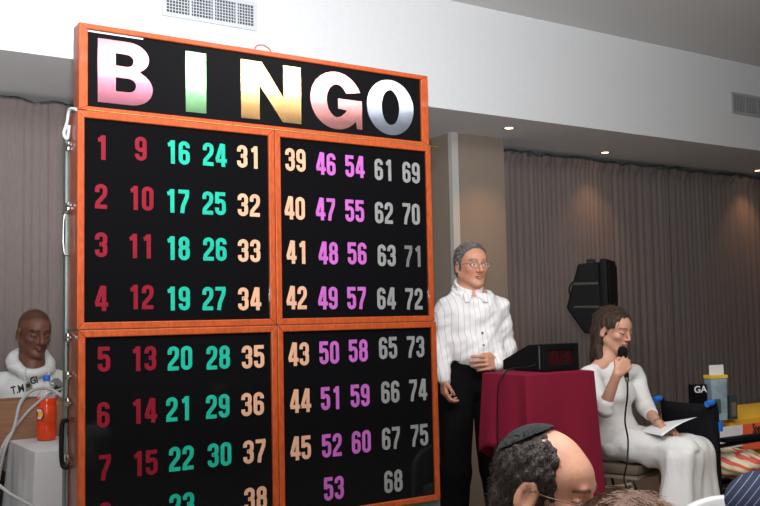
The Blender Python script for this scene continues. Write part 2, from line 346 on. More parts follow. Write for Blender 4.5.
# digits as broad strokes; unit height 1, stroke 0.165
def arc(cx, cy, rx, ry, a0, a1, n=8): return [(cx + rx * math.cos(math.radians(a0 + (a1 - a0) * i / n)), cy + ry * math.sin(math.radians(a0 + (a1 - a0) * i / n))) for i in range(n + 1)]
T_ = 0.165; L_, R_, B_, U_ = T_ / 2, 0.46 - T_ / 2, T_ / 2, 1 - T_ / 2; RX = (R_ - L_) / 2; CX = (L_ + R_) / 2; RY = 0.135
DIG = {
 '0': [(arc(CX, U_ - RY, RX, RY, 0, 180) + arc(CX, B_ + RY, RX, RY, 180, 360), True)],
 '1': [([(0.30, 0), (0.30, 1)], False), ([(0.10, 0.80), (0.20, 0.82), (0.27, 0.93)], False)],
 '2': [([(L_, 0.66)] + arc(CX, U_ - RY, RX, RY, 180, 0) + [(R_, 0.66), (R_ - 0.03, 0.54), (L_ + 0.02, 0.24), (L_, 0.12), (L_, 0.05)], False), ([(0.0, B_), (0.45, B_)], False)],
 '3': [([(L_, 0.70)] + arc(CX, U_ - RY, RX, RY, 180, 0) + [(R_, 0.64)] + arc(CX, 0.64, RX, 0.12, 0, -80, 4), False), ([(0.17, 0.52), (CX, 0.52)], False), (arc(CX, 0.40, RX, 0.12, 80, 0, 4) + arc(CX, B_ + RY, RX, RY, 0, -180) + [(L_, 0.30)], False)],
 '4': [([(0.335, 0), (0.335, 1)], False), ([(0.335, 0.93), (0.26, 0.93), (0.085, 0.36), (0.085, 0.26)], False), ([(0.02, 0.26), (0.49, 0.26)], False)],
 '5': [([(0.44, U_), (0.01, U_)], False), ([(L_, U_), (L_, 0.50)], False), ([(L_, 0.50)] + arc(CX, 0.48, RX, 0.14, 160, 0, 6) + arc(CX, B_ + RY, RX, RY, 0, -180) + [(L_, 0.32)], False)],
 '6': [([(R_, 0.72)] + arc(CX, U_ - RY, RX, RY, 0, 180) + [(L_, 0.3)] + arc(CX, B_ + RY, RX, RY, 180, 360) + [(R_, 0.42)], False), (arc(CX, 0.42, RX, 0.13, 0, 180, 8) + [(L_, 0.36)], False)],
 '7': [([(0.01, U_), (0.45, U_)], False), ([(R_, 0.90), (R_ - 0.02, 0.70), (0.20, 0.30), (0.16, 0.0)], False)],
 '8': [(arc(CX, U_ - RY, RX - 0.01, RY, 0, 180) + arc(CX, 0.66, RX - 0.01, 0.13, 180, 360), True), (arc(CX, 0.41, RX, 0.13, 0, 180) + arc(CX, B_ + RY, RX, RY, 180, 360), True)],
 '9': [([(L_, 0.28)] + arc(CX, B_ + RY, RX, RY, 180, 360) + [(R_, 0.7)] + arc(CX, U_ - RY, RX, RY, 0, 180) + [(L_, 0.58)], False), (arc(CX, 0.58, RX, 0.13, 180, 360, 8) + [(R_, 0.64)], False)],
}
def ribbon(mb, path, closed, t, tf):
    P = [np.array(p, float) for p in path]; Q = [P[0]]
    for p in P[1:]:
        if np.linalg.norm(p - Q[-1]) > 1e-4: Q.append(p)
    if closed and np.linalg.norm(Q[0] - Q[-1]) < 1e-4: Q.pop()
    n = len(Q); L = []; R = []
    for i in range(n):
        a = Q[i] - Q[i - 1] if (closed or i > 0) else Q[1] - Q[0]; b = Q[(i + 1) % n] - Q[i] if (closed or i < n - 1) else Q[i] - Q[i - 1]
        a = a / np.linalg.norm(a); b = b / np.linalg.norm(b); na = np.array([-a[1], a[0]]); nb = np.array([-b[1], b[0]]); m = na + nb; m /= np.linalg.norm(m) + 1e-9
        k = t / 2 / max(0.5, float(m @ na)); L.append(Q[i] + m * k); R.append(Q[i] - m * k)
    for i in range(n if closed else n - 1):
        j = (i + 1) % n; mb.face([tf(L[i]), tf(R[i]), tf(R[j]), tf(L[j])])
RED, TEAL, PEACH, PURP, GREY = (0.155, 0.004, 0.013), (0.008, 0.29, 0.20), (0.47, 0.265, 0.165), (0.34, 0.085, 0.325), (0.185, 0.19, 0.185)
FOIL = {k: mat('foil_' + k, c, 0.45, var=0.12, scale=25, spec=0.18) for k, c in dict(red=RED, teal=TEAL, peach=PEACH, purple=PURP, grey=GREY, faded=(0.11, 0.11, 0.11)).items()}
def number(s, px, py, colour, parent, hgt=0.083, wf=1.0):
    c = atY(px, py, BY); mb = MB(); W = 0.54 * hgt * wf; n = len(s); base = BY + 0.0088
    for k, ch in enumerate(s):
        ox = c[0] + (k - n / 2) * W + 0.04 * hgt
        for q, (path, closed) in enumerate(DIG[ch]):
            ribbon(mb, path, closed, T_, lambda p, q=q: (ox + p[0] * hgt * wf, base - 0.00012 * q, c[2] + (p[1] - 0.5) * hgt))
    ob = mb.build('number', FOIL[colour], parent)
    for p in ob.data.polygons:
        if p.normal.y > 0: p.flip()
    return ob
NUM = {
 'UL': [('1', 102.4, 147, 'red'), ('9', 141.8, 148.3, 'red'), ('16', 178.7, 152, 'teal'), ('24', 215.6, 154.4, 'teal'), ('31', 249.3, 156.5, 'peach'),
        ('2', 102, 196, 'red'), ('10', 141.8, 198, 'red'), ('17', 178.2, 200.8, 'teal'), ('25', 215.2, 203, 'teal'), ('32', 250, 204.8, 'peach'),
        ('3', 102, 244.5, 'red'), ('11', 141, 246, 'red'), ('18', 178.5, 248, 'teal'), ('26', 216, 249, 'teal'), ('33', 250.3, 250.5, 'peach'),
        ('4', 102, 298.4, 'red'), ('12', 141.8, 297, 'red'), ('19', 178.7, 298.4, 'teal'), ('27', 215.3, 298.4, 'teal'), ('34', 250.5, 298.8, 'peach')],
 'UR': [('39', 296.6, 159.6, 'peach'), ('46', 327, 163.6, 'purple'), ('54', 355.9, 166.2, 'purple'), ('61', 384.8, 169.5, 'grey'), ('69', 412.4, 172.3, 'grey'),
        ('40', 295.8, 207.9, 'peach'), ('47', 326.7, 209, 'purple'), ('55', 355.9, 210.6, 'purple'), ('62', 385.2, 212.6, 'grey'), ('70', 412.4, 213.8, 'grey'),
        ('41', 297.8, 252.1, 'peach'), ('48', 329.4, 252.9, 'purple'), ('56', 358.3, 253.3, 'purple'), ('63', 387.9, 255.3, 'grey'), ('71', 414.4, 256.1, 'faded'),
        ('42', 297.8, 297.6, 'peach'), ('49', 329, 298, 'purple'), ('57', 357.9, 298, 'purple'), ('64', 387.5, 298.4, 'grey'), ('72', 415.2, 298.8, 'grey')],
 'LL': [('5', 104.9, 359.3, 'red'), ('13', 144.3, 358.6, 'red'), ('20', 181, 358.2, 'teal'), ('28', 219.3, 357.5, 'teal'), ('35', 254.2, 356.8, 'peach'),
        ('6', 104.2, 414.9, 'red'), ('14', 144.6, 411.2, 'red'), ('21', 179.6, 409, 'teal'), ('29', 218.9, 406.4, 'teal'), ('36', 253.8, 404.2, 'peach'),
        ('7', 105.7, 467.8, 'red'), ('15', 145.7, 463.4, 'red'), ('22', 182.5, 458.6, 'teal'), ('30', 220.7, 454.9, 'teal'), ('37', 255.7, 451.6, 'peach'),
        ('8', 106, 515.5, 'red'), ('23', 182.9, 505.7, 'teal'), ('38', 256.8, 499, 'peach')],
 'LR': [('43', 299.8, 354.1, 'peach'), ('50', 330.4, 352.6, 'purple'), ('58', 359.5, 350.7, 'purple'), ('65', 389.3, 347.9, 'grey'), ('73', 416.8, 346.8, 'grey'),
        ('44', 301.4, 401, 'peach'), ('51', 332, 398.3, 'purple'), ('59', 361.4, 395.6, 'purple'), ('66', 391.6, 392.1, 'grey'), ('74', 419.1, 390.1, 'grey'),
        ('45', 301.8, 448.2, 'peach'), ('52', 333.1, 445.5, 'purple'), ('60', 362.6, 442, 'purple'), ('67', 392.4, 438.5, 'grey'), ('75', 420.6, 435.4, 'grey'),
        ('53', 335.1, 488.5, 'purple'), ('68', 394.7, 481.5, 'grey')]}
for key, lst in NUM.items():
    for s, px, py, c in lst: number(s, px, py, c, cases[key], 0.085 if key[1] == 'L' else 0.089, 1.08 if key[1] == 'L' else 1.0)

# the five big foil letters
def poly_letter(name, splines, x0, x1, z0, z1, m):
    cu = bpy.data.curves.new(name, 'CURVE'); cu.dimensions = '2D'; cu.fill_mode = 'BOTH'; cu.extrude = 0.0008
    for pts in splines:
        sp = cu.splines.new('POLY'); sp.points.add(len(pts) - 1); sp.use_cyclic_u = True
        for p, q in zip(sp.points, pts): p.co = (q[0], q[1], 0, 1)
    t = bpy.data.objects.new(name, cu); COL.objects.link(t); bpy.context.view_layer.update()
    me = bpy.data.meshes.new_from_object(t.evaluated_get(bpy.context.evaluated_depsgraph_get())); bpy.data.objects.remove(t)
    for v in me.vertices:
        x, y, z = v.co; v.co = (x0 + (x1 - x0) * x, BY + 0.0088 - z, z0 + (z1 - z0) * y)
    return link('letter', me, m, header)
def letter_mat(name, col):
    m = mat('foil_letter_' + name, col, 0.20, metal=0.92, aniso=1.0, var=0.10, scale=8, stretch=(1, 1, 6))
    nt = m.node_tree; b = nt.nodes['Principled BSDF']; tg = nt.nodes.new('ShaderNodeCombineXYZ'); tg.inputs[0].default_value = 1.0
    nt.links.new(tg.outputs[0], b.inputs['Tangent']); return m
LZ0, LZ1 = 2.076, 2.300
lets = {
 'B': ([[(0, 0), (0, 1)] + [(0.55, 1)] + arc(0.55, 0.755, 0.38, 0.245, 90, -58, 12) + arc(0.60, 0.275, 0.40, 0.275, 58, -90, 12),
        [(0.32, 0.60), (0.32, 0.80), (0.52, 0.80)] + arc(0.52, 0.70, 0.13, 0.10, 90, -90, 8), [(0.32, 0.20), (0.32, 0.42), (0.55, 0.42)] + arc(0.55, 0.31, 0.14, 0.11, 90, -90, 8)], (98.5, 153.5, 72), (0.80, 0.30, 0.42)),
 'I': ([[(0, 0), (0, 1), (1, 1), (1, 0)]], (186.5, 207, 82), (0.33, 0.72, 0.36)),
 'N': ([[(0, 0), (0, 1), (0.34, 1), (0.70, 0.42), (0.70, 1), (1, 1), (1, 0), (0.68, 0), (0.30, 0.60), (0.30, 0)]], (242, 302, 93), (0.92, 0.56, 0.24)),
 'G': ([arc(0.52, 0.5, 0.52, 0.52, 22, 318, 40) + [(0.93, 0.02), (1.04, 0.02), (1.04, 0.54), (0.55, 0.54), (0.55, 0.36), (0.74, 0.34)] + arc(0.53, 0.5, 0.21, 0.30, 310, 30, 24)], (311.5, 361, 100), (0.92, 0.42, 0.42)),
 'O': ([arc(0.5, 0.5, 0.5, 0.52, 0, 352, 44), arc(0.5, 0.5, 0.19, 0.33, 0, 350, 34)], (368, 414.5, 108), (0.55, 0.63, 0.76))}
for ch, (sp, (a, b, y), c) in lets.items():
    poly_letter(ch, sp, float(atY(a, y, BY)[0]), float(atY(b, y, BY)[0]), LZ0, LZ1, letter_mat(ch, c))

# metal edging, catches, handle on the side of the cases, the cord loop and trestle legs
sd = MB(); sd.box((XL - 0.010, BY + 0.128, Z0), (XL - 0.003, BY + 0.158, Z2 - 0.02)); sd.build('metal_edging', MT['steel'], board)
for zz in (1.93, 1.72, 1.27, 1.14, 1.05, 0.86):
    h = MB(); h.box((XL - 0.012, BY + 0.09, zz - 0.014), (XL - 0.004, BY + 0.135, zz + 0.014), 0.003); h.tube([(XL - 0.010, BY + 0.06, zz), (XL - 0.012, BY + 0.10, zz)], 0.004); h.build('catch', MT['chrome'], board, True)
hd = MB(); hd.tube(curve_pts([(XL - 0.006, BY + 0.10, 0.99), (XL - 0.022, BY + 0.11, 0.98), (XL - 0.026, BY + 0.11, 0.91), (XL - 0.022, BY + 0.11, 0.84), (XL - 0.006, BY + 0.10, 0.83)]), 0.008); hd.build('carry_handle', MT['black_plastic'], board, True)
hd = MB(); hd.tube(curve_pts([(XL - 0.006, BY + 0.10, 1.70), (XL - 0.018, BY + 0.11, 1.69), (XL - 0.022, BY + 0.11, 1.62), (XL - 0.018, BY + 0.11, 1.56), (XL - 0.006, BY + 0.10, 1.55)]), 0.004); hd.build('wire_handle', MT['chrome'], board, True)
cl = MB(); cl.tube(curve_pts([(XL - 0.004, BY + 0.02, 2.045), (XL - 0.015, BY + 0.06, 2.05), (XL - 0.018, BY + 0.08, 2.01), (XL - 0.026, BY + 0.09, 1.97), (XL - 0.014, BY + 0.09, 1.955), (XL - 0.010, BY + 0.08, 2.0)]), 0.0055)
cl.tube(curve_pts([(XL - 0.015, BY + 0.08, 2.0), (XL - 0.022, BY + 0.10, 1.975), (XL - 0.012, BY + 0.11, 1.96)]), 0.005); cl.build('header_clip', MT['vent_grey'], board, True)
cl = MB(); cl.tube([(2.353, BY + 0.03, 2.045), (2.43, BY + 0.05, 2.048)], 0.005); cl.tube([(0.90, BY + 0.004, 2.043), (2.35, BY + 0.004, 2.041)], 0.0035); cl.build('hinge_rod', MT['brass'], board, True)
c0 = atY(254, 47, BY + 0.03); c1 = atY(272, 51, BY + 0.03)
cl = MB(); cl.tube(curve_pts([(c0[0], BY + 0.03, Z3 - 0.004), (c0[0] + 0.01, BY + 0.03, Z3 + 0.022), ((c0[0] + c1[0]) / 2, BY + 0.03, Z3 + 0.030), (c1[0] - 0.01, BY + 0.03, Z3 + 0.018), (c1[0], BY + 0.03, Z3 - 0.004)]), 0.0025); cl.build('hanging_loop', MT['dark_wood'], board, True)
MB().box((XL, BY + 0.02, Z0 - 0.035), (XR + 0.02, BY + 0.12, Z0 - 0.001)).build('support_rail', MT['steel'], board)
for x, sx in ((XL + 0.12, -1), (XR - 0.12, 1)):
    for sy in (-1, 1):
        MB().tube([(x, BY + 0.07 + 0.03 * sy, Z0 - 0.03), (x + 0.06 * sx, BY + 0.07 + 0.22 * sy, 0.012)], 0.016).build('leg', MT['steel'], board, True)

# ---------------------------------------------------------------- modelled surfaces: blended solids on a grid
def unit(v): v = np.array(v, float); return v / (np.linalg.norm(v) + 1e-12)
def axis(lo, hi, h, zones=()):
    out = [lo]
    while out[-1] < hi:
        x = out[-1]; s = h
        for a, b, f in zones:
            if a - h <= x <= b: s = min(s, f)
        out.append(x + s)
    return np.array(out, np.float32)
class Solid:
    K0 = 0.035
    def __init__(s, lo, hi, h, fine=()):
        """fine: list of (centre, half size, step)"""
        s.ax = [axis(lo[i], hi[i], h, [(c[i] - (r[i] if hasattr(r, '__len__') else r), c[i] + (r[i] if hasattr(r, '__len__') else r), f) for c, r, f in fine]) for i in range(3)]
        s.D = np.full([len(a) for a in s.ax], s.K0, np.float32)
    def sub(s, lo, hi):
        ii = [(max(0, np.searchsorted(a, lo[i]) - 1), min(len(a), np.searchsorted(a, hi[i]) + 1)) for i, a in enumerate(s.ax)]
        sl = tuple(slice(*q) for q in ii)
        g = [s.ax[0][sl[0]][:, None, None], s.ax[1][sl[1]][None, :, None], s.ax[2][sl[2]][None, None, :]]
        return sl, g
    def put(s, sl, d, k, op):
        A = s.D[sl]
        if A.size == 0: return
        if op == 'cut': d = -d
        if op == 'add':
            h = np.clip(0.5 + 0.5 * (A - d) / k, 0, 1); s.D[sl] = np.minimum(A * (1 - h) + d * h - k * h * (1 - h), s.K0)
        else:
            h = np.clip(0.5 + 0.5 * (d - A) / k, 0, 1); s.D[sl] = A * (1 - h) + d * h + k * h * (1 - h)
    def cone(s, a, b, ra, rb=None, k=0.012, op='add'):
        a = np.array(a, float); b = np.array(b, float); rb = ra if rb is None else rb; m = max(ra, rb) + s.K0 + k
        sl, g = s.sub(np.minimum(a, b) - m, np.maximum(a, b) + m)
        ab = b - a; L = float(ab @ ab) + 1e-12
        t = np.clip(((g[0] - a[0]) * ab[0] + (g[1] - a[1]) * ab[1] + (g[2] - a[2]) * ab[2]) / L, 0, 1)
        d = np.sqrt((g[0] - a[0] - ab[0] * t) ** 2 + (g[1] - a[1] - ab[1] * t) ** 2 + (g[2] - a[2] - ab[2] * t) ** 2) - (ra + (rb - ra) * t)
        s.put(sl, d, k, op); return s
    def ell(s, c, r, R=None, k=0.012, op='add'):
        """ellipsoid, R rows = its axes"""
        c = np.array(c, float); R = np.eye(3) if R is None else np.array(R, float); m = max(r) + s.K0 + k
        sl, g = s.sub(c - m, c + m)
        q = [(g[0] - c[0]) * R[i][0] + (g[1] - c[1]) * R[i][1] + (g[2] - c[2]) * R[i][2] for i in range(3)]
        k0 = np.sqrt(sum((q[i] / r[i]) ** 2 for i in range(3))); k1 = np.sqrt(sum((q[i] / r[i] ** 2) ** 2 for i in range(3))) + 1e-6
        s.put(sl, (k0 * (k0 - 1) / k1).astype(np.float32), k, op); return s
    def half(s, p, n, k=0.004, c=None, r=None):
        """cut away everything on the n side of the plane through p (within radius r of c)"""
        p = np.array(p, float); n = unit(n)
        sl, g = s.sub(np.array(c) - r, np.array(c) + r) if c is not None else s.sub([-99] * 3, [99] * 3)
        d = (g[0] - p[0]) * n[0] + (g[1] - p[1]) * n[1] + (g[2] - p[2]) * n[2]
        A = s.D[sl]; h = np.clip(0.5 + 0.5 * (d - A) / k, 0, 1); s.D[sl] = A * (1 - h) + d * h + k * h * (1 - h); return s
    def rough(s, fn, amp, lo=None, hi=None):
        sl, g = s.sub([-99] * 3 if lo is None else lo, [99] * 3 if hi is None else hi)
        s.D[sl] += amp * fn(g[0], g[1], g[2]); return s
    def mesh(s, name, m, parent=None, colour=None, smooth=1):
        D = s.D; nx, ny, nz = D.shape; S = D < 0; dims = (nx - 1, ny - 1, nz - 1)
        ids, pts, quads = [], [], []
        for a in range(3):
            lo = [slice(None)] * 3; hi = [slice(None)] * 3; lo[a] = slice(0, -1); hi[a] = slice(1, None)
            X = np.argwhere(S[tuple(lo)] != S[tuple(hi)])
            if not len(X): continue
            b, c = (a + 1) % 3, (a + 2) % 3
            X = X[(X[:, b] > 0) & (X[:, c] > 0) & (X[:, b] < D.shape[b] - 1) & (X[:, c] < D.shape[c] - 1)]
            Y = X.copy(); Y[:, a] += 1; d0 = D[tuple(X.T)]; d1 = D[tuple(Y.T)]; t = d0 / (d0 - d1)
            p = np.stack([s.ax[i][X[:, i]] for i in range(3)], 1).astype(float); p[:, a] = s.ax[a][X[:, a]] * (1 - t) + s.ax[a][Y[:, a]] * t
            cell = []
            for db, dc in ((1, 1), (0, 1), (0, 0), (1, 0)):
                Z = X.copy(); Z[:, b] -= db; Z[:, c] -= dc; f = (Z[:, 0] * dims[1] + Z[:, 1]) * dims[2] + Z[:, 2]; cell.append(f); ids.append(f); pts.append(p)
            q = np.stack(cell, 1); inv = S[tuple(X.T)]; q[~inv] = q[~inv][:, ::-1]; quads.append(q)
        ids = np.concatenate(ids); pts = np.concatenate(pts); quads = np.concatenate(quads)
        u, inv = np.unique(ids, return_inverse=True); cnt = np.bincount(inv); V = np.stack([np.bincount(inv, pts[:, i]) / cnt for i in range(3)], 1)
        Q = np.searchsorted(u, quads)
        E = np.concatenate([Q[:, [0, 1]], Q[:, [1, 2]], Q[:, [2, 3]], Q[:, [3, 0]]])
        for _ in range(smooth):
            n = np.bincount(E[:, 0], minlength=len(V)) + np.bincount(E[:, 1], minlength=len(V)) + 1e-9
            avg = np.stack([(np.bincount(E[:, 0], V[E[:, 1], i], len(V)) + np.bincount(E[:, 1], V[E[:, 0], i], len(V))) / n for i in range(3)], 1); V = V * 0.5 + avg * 0.5
        me = bpy.data.meshes.new(name); me.vertices.add(len(V)); me.vertices.foreach_set('co', V.astype(np.float32).ravel())
        me.loops.add(Q.size); me.loops.foreach_set('vertex_index', Q.astype(np.int32).ravel()); me.polygons.add(len(Q))
        me.polygons.foreach_set('loop_start', np.arange(0, Q.size, 4, dtype=np.int32)); me.polygons.foreach_set('loop_total', np.full(len(Q), 4, np.int32))
        me.update(); me.validate()
        if colour is not None:
            at = me.color_attributes.new('Col', 'FLOAT_COLOR', 'POINT'); C = np.ones((len(V), 4), np.float32); C[:, :3] = colour(V); at.data.foreach_set('color', C.ravel())
        me.polygons.foreach_set('use_smooth', np.ones(len(Q), bool)); return link(name, me, m, parent)

class Head:
    """head frame: x forward, y to the person's left, z up; s = size"""
    def __init__(h, c, fwd, pitch=0, s=1.0, roll=0):
        f = unit(fwd); l = unit(np.cross(UP, f)); a = math.radians(pitch)
        h.c = np.array(c, float); x = f * math.cos(a) - UP * math.sin(a); z = UP * math.cos(a) + f * math.sin(a); b = math.radians(roll)
        h.R = np.array([x, l * math.cos(b) + z * math.sin(b), z * math.cos(b) - l * math.sin(b)]); h.s = s
    def w(h, x, y, z): return h.c + h.s * (h.R[0] * x + h.R[1] * y + h.R[2] * z)
    def loc(h, V): return ((V - h.c) @ h.R.T) / h.s
    def skull(h, S, nose=1.0, jaw=1.0, female=False, lip=1.0):
        s = h.s; R = h.R
        S.ell(h.w(-0.012, 0, 0.030), (0.096 * s, 0.076 * s, 0.088 * s), R, 0.01)
        S.ell(h.w(0.020, 0, -0.030), (0.068 * s, 0.060 * s * jaw, 0.078 * s), R, 0.02)
        S.ell(h.w(0.045, 0, 0.035), (0.048 * s, 0.060 * s, 0.045 * s), R, 0.015)
        for y in (-1, 1):
            S.cone(h.w(-0.005, y * 0.052 * jaw, -0.050), h.w(0.060, y * 0.018, -0.095), 0.020 * s, 0.017 * s, 0.02)
            S.ell(h.w(0.060, y * 0.038, -0.022), (0.022 * s, 0.022 * s, 0.018 * s), R, 0.015)
        S.ell(h.w(0.070, 0, -0.098), (0.017 * s, 0.020 * s * jaw, 0.016 * s), R, 0.015)
        S.cone(h.w(0.084, -0.034, 0.022), h.w(0.084, 0.034, 0.022), (0.006 if female else 0.009) * s, None, 0.014)
        for y in (-1, 1):
            S.ell(h.w(0.098, y * 0.033, 0.001), (0.013 * s, 0.019 * s, 0.011 * s), R, 0.010, 'cut')
            S.ell(h.w(0.0765, y * 0.032, 0.001), (0.0125 * s, 0.0145 * s, 0.0115 * s), R, 0.003)
            S.cone(h.w(0.086, y * 0.019, 0.007), h.w(0.082, y * 0.045, 0.005), 0.0032 * s, None, 0.003)
            S.cone(h.w(0.085, y * 0.020, -0.008), h.w(0.080, y * 0.044, -0.008), 0.003 * s, None, 0.004)
        S.cone(h.w(0.087, 0, 0.014), h.w(0.102 + 0.006 * nose, 0, -0.030), 0.0065 * s, 0.0095 * s * nose, 0.008)
        for y in (-1, 1): S.ell(h.w(0.094, y * 0.011 * nose, -0.034), (0.010 * s, 0.0075 * s * nose, 0.007 * s), R, 0.005)
        S.cone(h.w(0.087, -0.013, -0.057), h.w(0.087, 0.013, -0.057), 0.0052 * s * lip, None, 0.006); S.ell(h.w(0.088, 0, -0.057), (0.0085 * s * lip, 0.016 * s, 0.005 * s * lip), R, 0.004)
        S.ell(h.w(0.086, 0, -0.068), (0.0085 * s * lip, 0.015 * s, 0.006 * s * lip), R, 0.004)
        S.cone(h.w(0.099, -0.020, -0.0625), h.w(0.099, 0.020, -0.0625), 0.0022 * s, None, 0.002, 'cut')
        for y in (-1, 1):
            S.ell(h.w(-0.012, y * 0.079, -0.008), (0.019 * s, 0.0065 * s, 0.032 * s), [R[0] * 0.94 - R[2] * 0.34, R[1], R[2] * 0.94 + R[0] * 0.34], 0.006)
            S.ell(h.w(-0.004, y * 0.087, -0.006), (0.009 * s, 0.006 * s, 0.017 * s), R, 0.004, 'cut'); S.ell(h.w(-0.006, y * 0.080, -0.030), (0.009 * s, 0.007 * s, 0.009 * s), R, 0.004)
    def neck(h, S, base, r=0.055):
        S.cone(h.w(-0.022, 0, -0.055), base, r * h.s, (r + 0.008) * h.s, 0.02)
    def paint(h, V, skin, lips, brow, gaze=(0.0, 0.0), beard=None, eyes=True, flush=None):
        C = np.tile(np.array(skin, float), (len(V), 1)); L = h.loc(V); x, y, z = L.T; near = (np.abs(L) < 0.2).all(1)
        def mix(mask, col): C[:] = C * (1 - mask[:, None]) + np.array(col) * mask[:, None]
        ss = lambda a, b, v: np.clip((v - a) / (b - a), 0, 1)
        front = near & (x > 0.05)
        if flush is not None:
            g = np.exp(-(((np.abs(y) - 0.036) / 0.022) ** 2 + ((z + 0.028) / 0.022) ** 2)) * front; mix(g * 0.75, flush)
            g = np.exp(-((y / 0.013) ** 2 + ((z + 0.030) / 0.016) ** 2)) * front; mix(g * 0.6, flush)
        if beard is not None:
            g = ss(-0.035, -0.055, z) * (x > 0.0) * near * ss(-0.135, -0.11, z); mix(g * 0.55, beard)
        g = front * (1 - ss(0.7, 1.1, np.sqrt((y / 0.022) ** 2 + ((z + 0.0625) / 0.0115) ** 2))) * (x > 0.07); mix(g, lips)
        g = front * (1 - ss(0.6, 1.2, np.abs(z + 0.0625) / 0.002)) * (np.abs(y) < 0.021) * (x > 0.075); mix(g * 0.7, np.array(lips) * 0.35)
        for sgn in (-1, 1):
            yy = sgn * y; bz = 0.0225 + 0.004 * np.sin(np.clip((yy - 0.012) / 0.04, 0, 1) * PI)
            g = front * (1 - ss(0.6, 1.2, np.abs(z - bz) / 0.0042)) * (yy > 0.013) * (yy < 0.052); mix(g * 0.9, brow)
            if eyes:
                e = np.sqrt(((yy - 0.032) / 0.0135) ** 2 + ((z + 0.0015) / 0.0046) ** 2); g = front * (1 - ss(0.85, 1.05, e)); mix(g, (0.70, 0.66, 0.62))
                i = np.sqrt((y - sgn * 0.032 - gaze[0]) ** 2 + (z + 0.001 - gaze[1]) ** 2); mix(front * (1 - ss(0.0048, 0.006, i)) * (e < 1), (0.03, 0.02, 0.015))
                g = front * (1 - ss(0.5, 1.1, np.abs(z - 0.0045 + 40 * (yy - 0.032) ** 2 * 0.5) / 0.0017)) * (np.abs(yy - 0.032) < 0.015); mix(g * 0.9, (0.05, 0.03, 0.025))
            else:
                g = front * (1 - ss(0.5, 1.2, np.abs(z + 0.0045 - 18 * (yy - 0.032) ** 2) / 0.0022)) * (np.abs(yy - 0.032) < 0.0155); mix(g * 0.95, (0.04, 0.025, 0.02))
        return C

def hand(S, wrist, d, n, thumb, curl=(30, 30, 35, 40), s=1.0, spread=6, tcurl=20, k=0.004, first=None):
    """d = direction of the fingers, n = towards the palm's inside, thumb = side of the thumb"""
    d = unit(d); n = unit(n - d * (np.array(n) @ d)) if True else n; t = unit(np.array(thumb) - d * (np.array(thumb) @ d) - n * (np.array(thumb) @ n)); w0 = np.array(wrist, float)
    lens = [(0.040, 0.025, 0.019), (0.044, 0.028, 0.020), (0.041, 0.026, 0.020), (0.032, 0.020, 0.018)]; rad = [0.0088, 0.0090, 0.0086, 0.0076]; tips = []
    for i in range(4):
        off = (1.5 - i) * 0.0195 * s; kn = w0 + d * (0.088 - 0.004 * abs(i - 1) - (0.006 if i == 3 else 0)) * s + t * off
        S.cone(w0 + t * off * 0.55 + d * 0.008 * s, kn, 0.0145 * s, 0.0115 * s, 0.008)
        a = math.radians(spread * (1.5 - i)); fd = unit(d * math.cos(a) + t * math.sin(a)); p = kn; ang = 0
        for j, l in enumerate(lens[i]):
            c = curl[i] * (1.0, 1.25, 0.8)[j] if first is None or j else first; ang += math.radians(c)
            q = p + (fd * math.cos(ang) + n * math.sin(ang)) * l * s; r = rad[i] * s
            S.cone(p, q, r * (1.0, 0.95, 0.88)[j], r * (0.95, 0.88, 0.80)[j], k); p = q
        tips.append(p)
    b = w0 + d * 0.022 * s + t * 0.020 * s; a1 = math.radians(tcurl)
    p1 = b + unit(d * 0.75 + t * 0.75 + n * 0.25) * 0.040 * s; p2 = p1 + unit(d * 0.9 + t * (0.35 - a1) + n * (0.2 + a1)) * 0.032 * s; p3 = p2 + unit(d * 0.85 - t * (a1 - 0.1) + n * (0.25 + a1)) * 0.024 * s
    S.cone(b, p1, 0.0150 * s, 0.0115 * s, 0.008); S.cone(p1, p2, 0.0105 * s, 0.0095 * s, k); S.cone(p2, p3, 0.0098 * s, 0.0080 * s, k)
    return tips
def folds(dirs, amps):
    def fn(x, y, z):
        o = 0
        for (a, b, c, ph, wob), m in zip(dirs, amps): o = o + m * np.sin(a * x + b * y + c * z + ph + wob * np.sin(3.1 * z + 7 * x))
        return o.astype(np.float32)
    return fn
def strands(hair, h, n, flow, m, r=0.0011, l=0.02, zmin=-0.3, lift=0.0015, seed=1):
    rs = np.random.RandomState(seed); me = hair.data; st = MB()
    for i in rs.choice(len(me.vertices), n):
        v = me.vertices[int(i)]; p = np.array(v.co); nn = np.array(v.normal); lc = h.loc(p[None])[0]
        if lc[2] < zmin: continue
        fl = np.array(flow(lc)) + 0.22 * rs.randn(3); sw = unit(h.R[0] * fl[0] + h.R[1] * fl[1] + h.R[2] * fl[2]); sw = unit(sw - nn * (sw @ nn)); st.tube([p - nn * 0.001, p + nn * lift + sw * l * 0.5, p + sw * l], [r, r, r * 0.3], 3, False)
    return tag(st.build('hair_strands', m, hair, True), kind='stuff')
def bounds(pts, m):
    P = np.array(pts); return P.min(0) - m, P.max(0) + m
def person(loc, label):
    return empty('person', (loc[0], loc[1], 0), label, 'person')
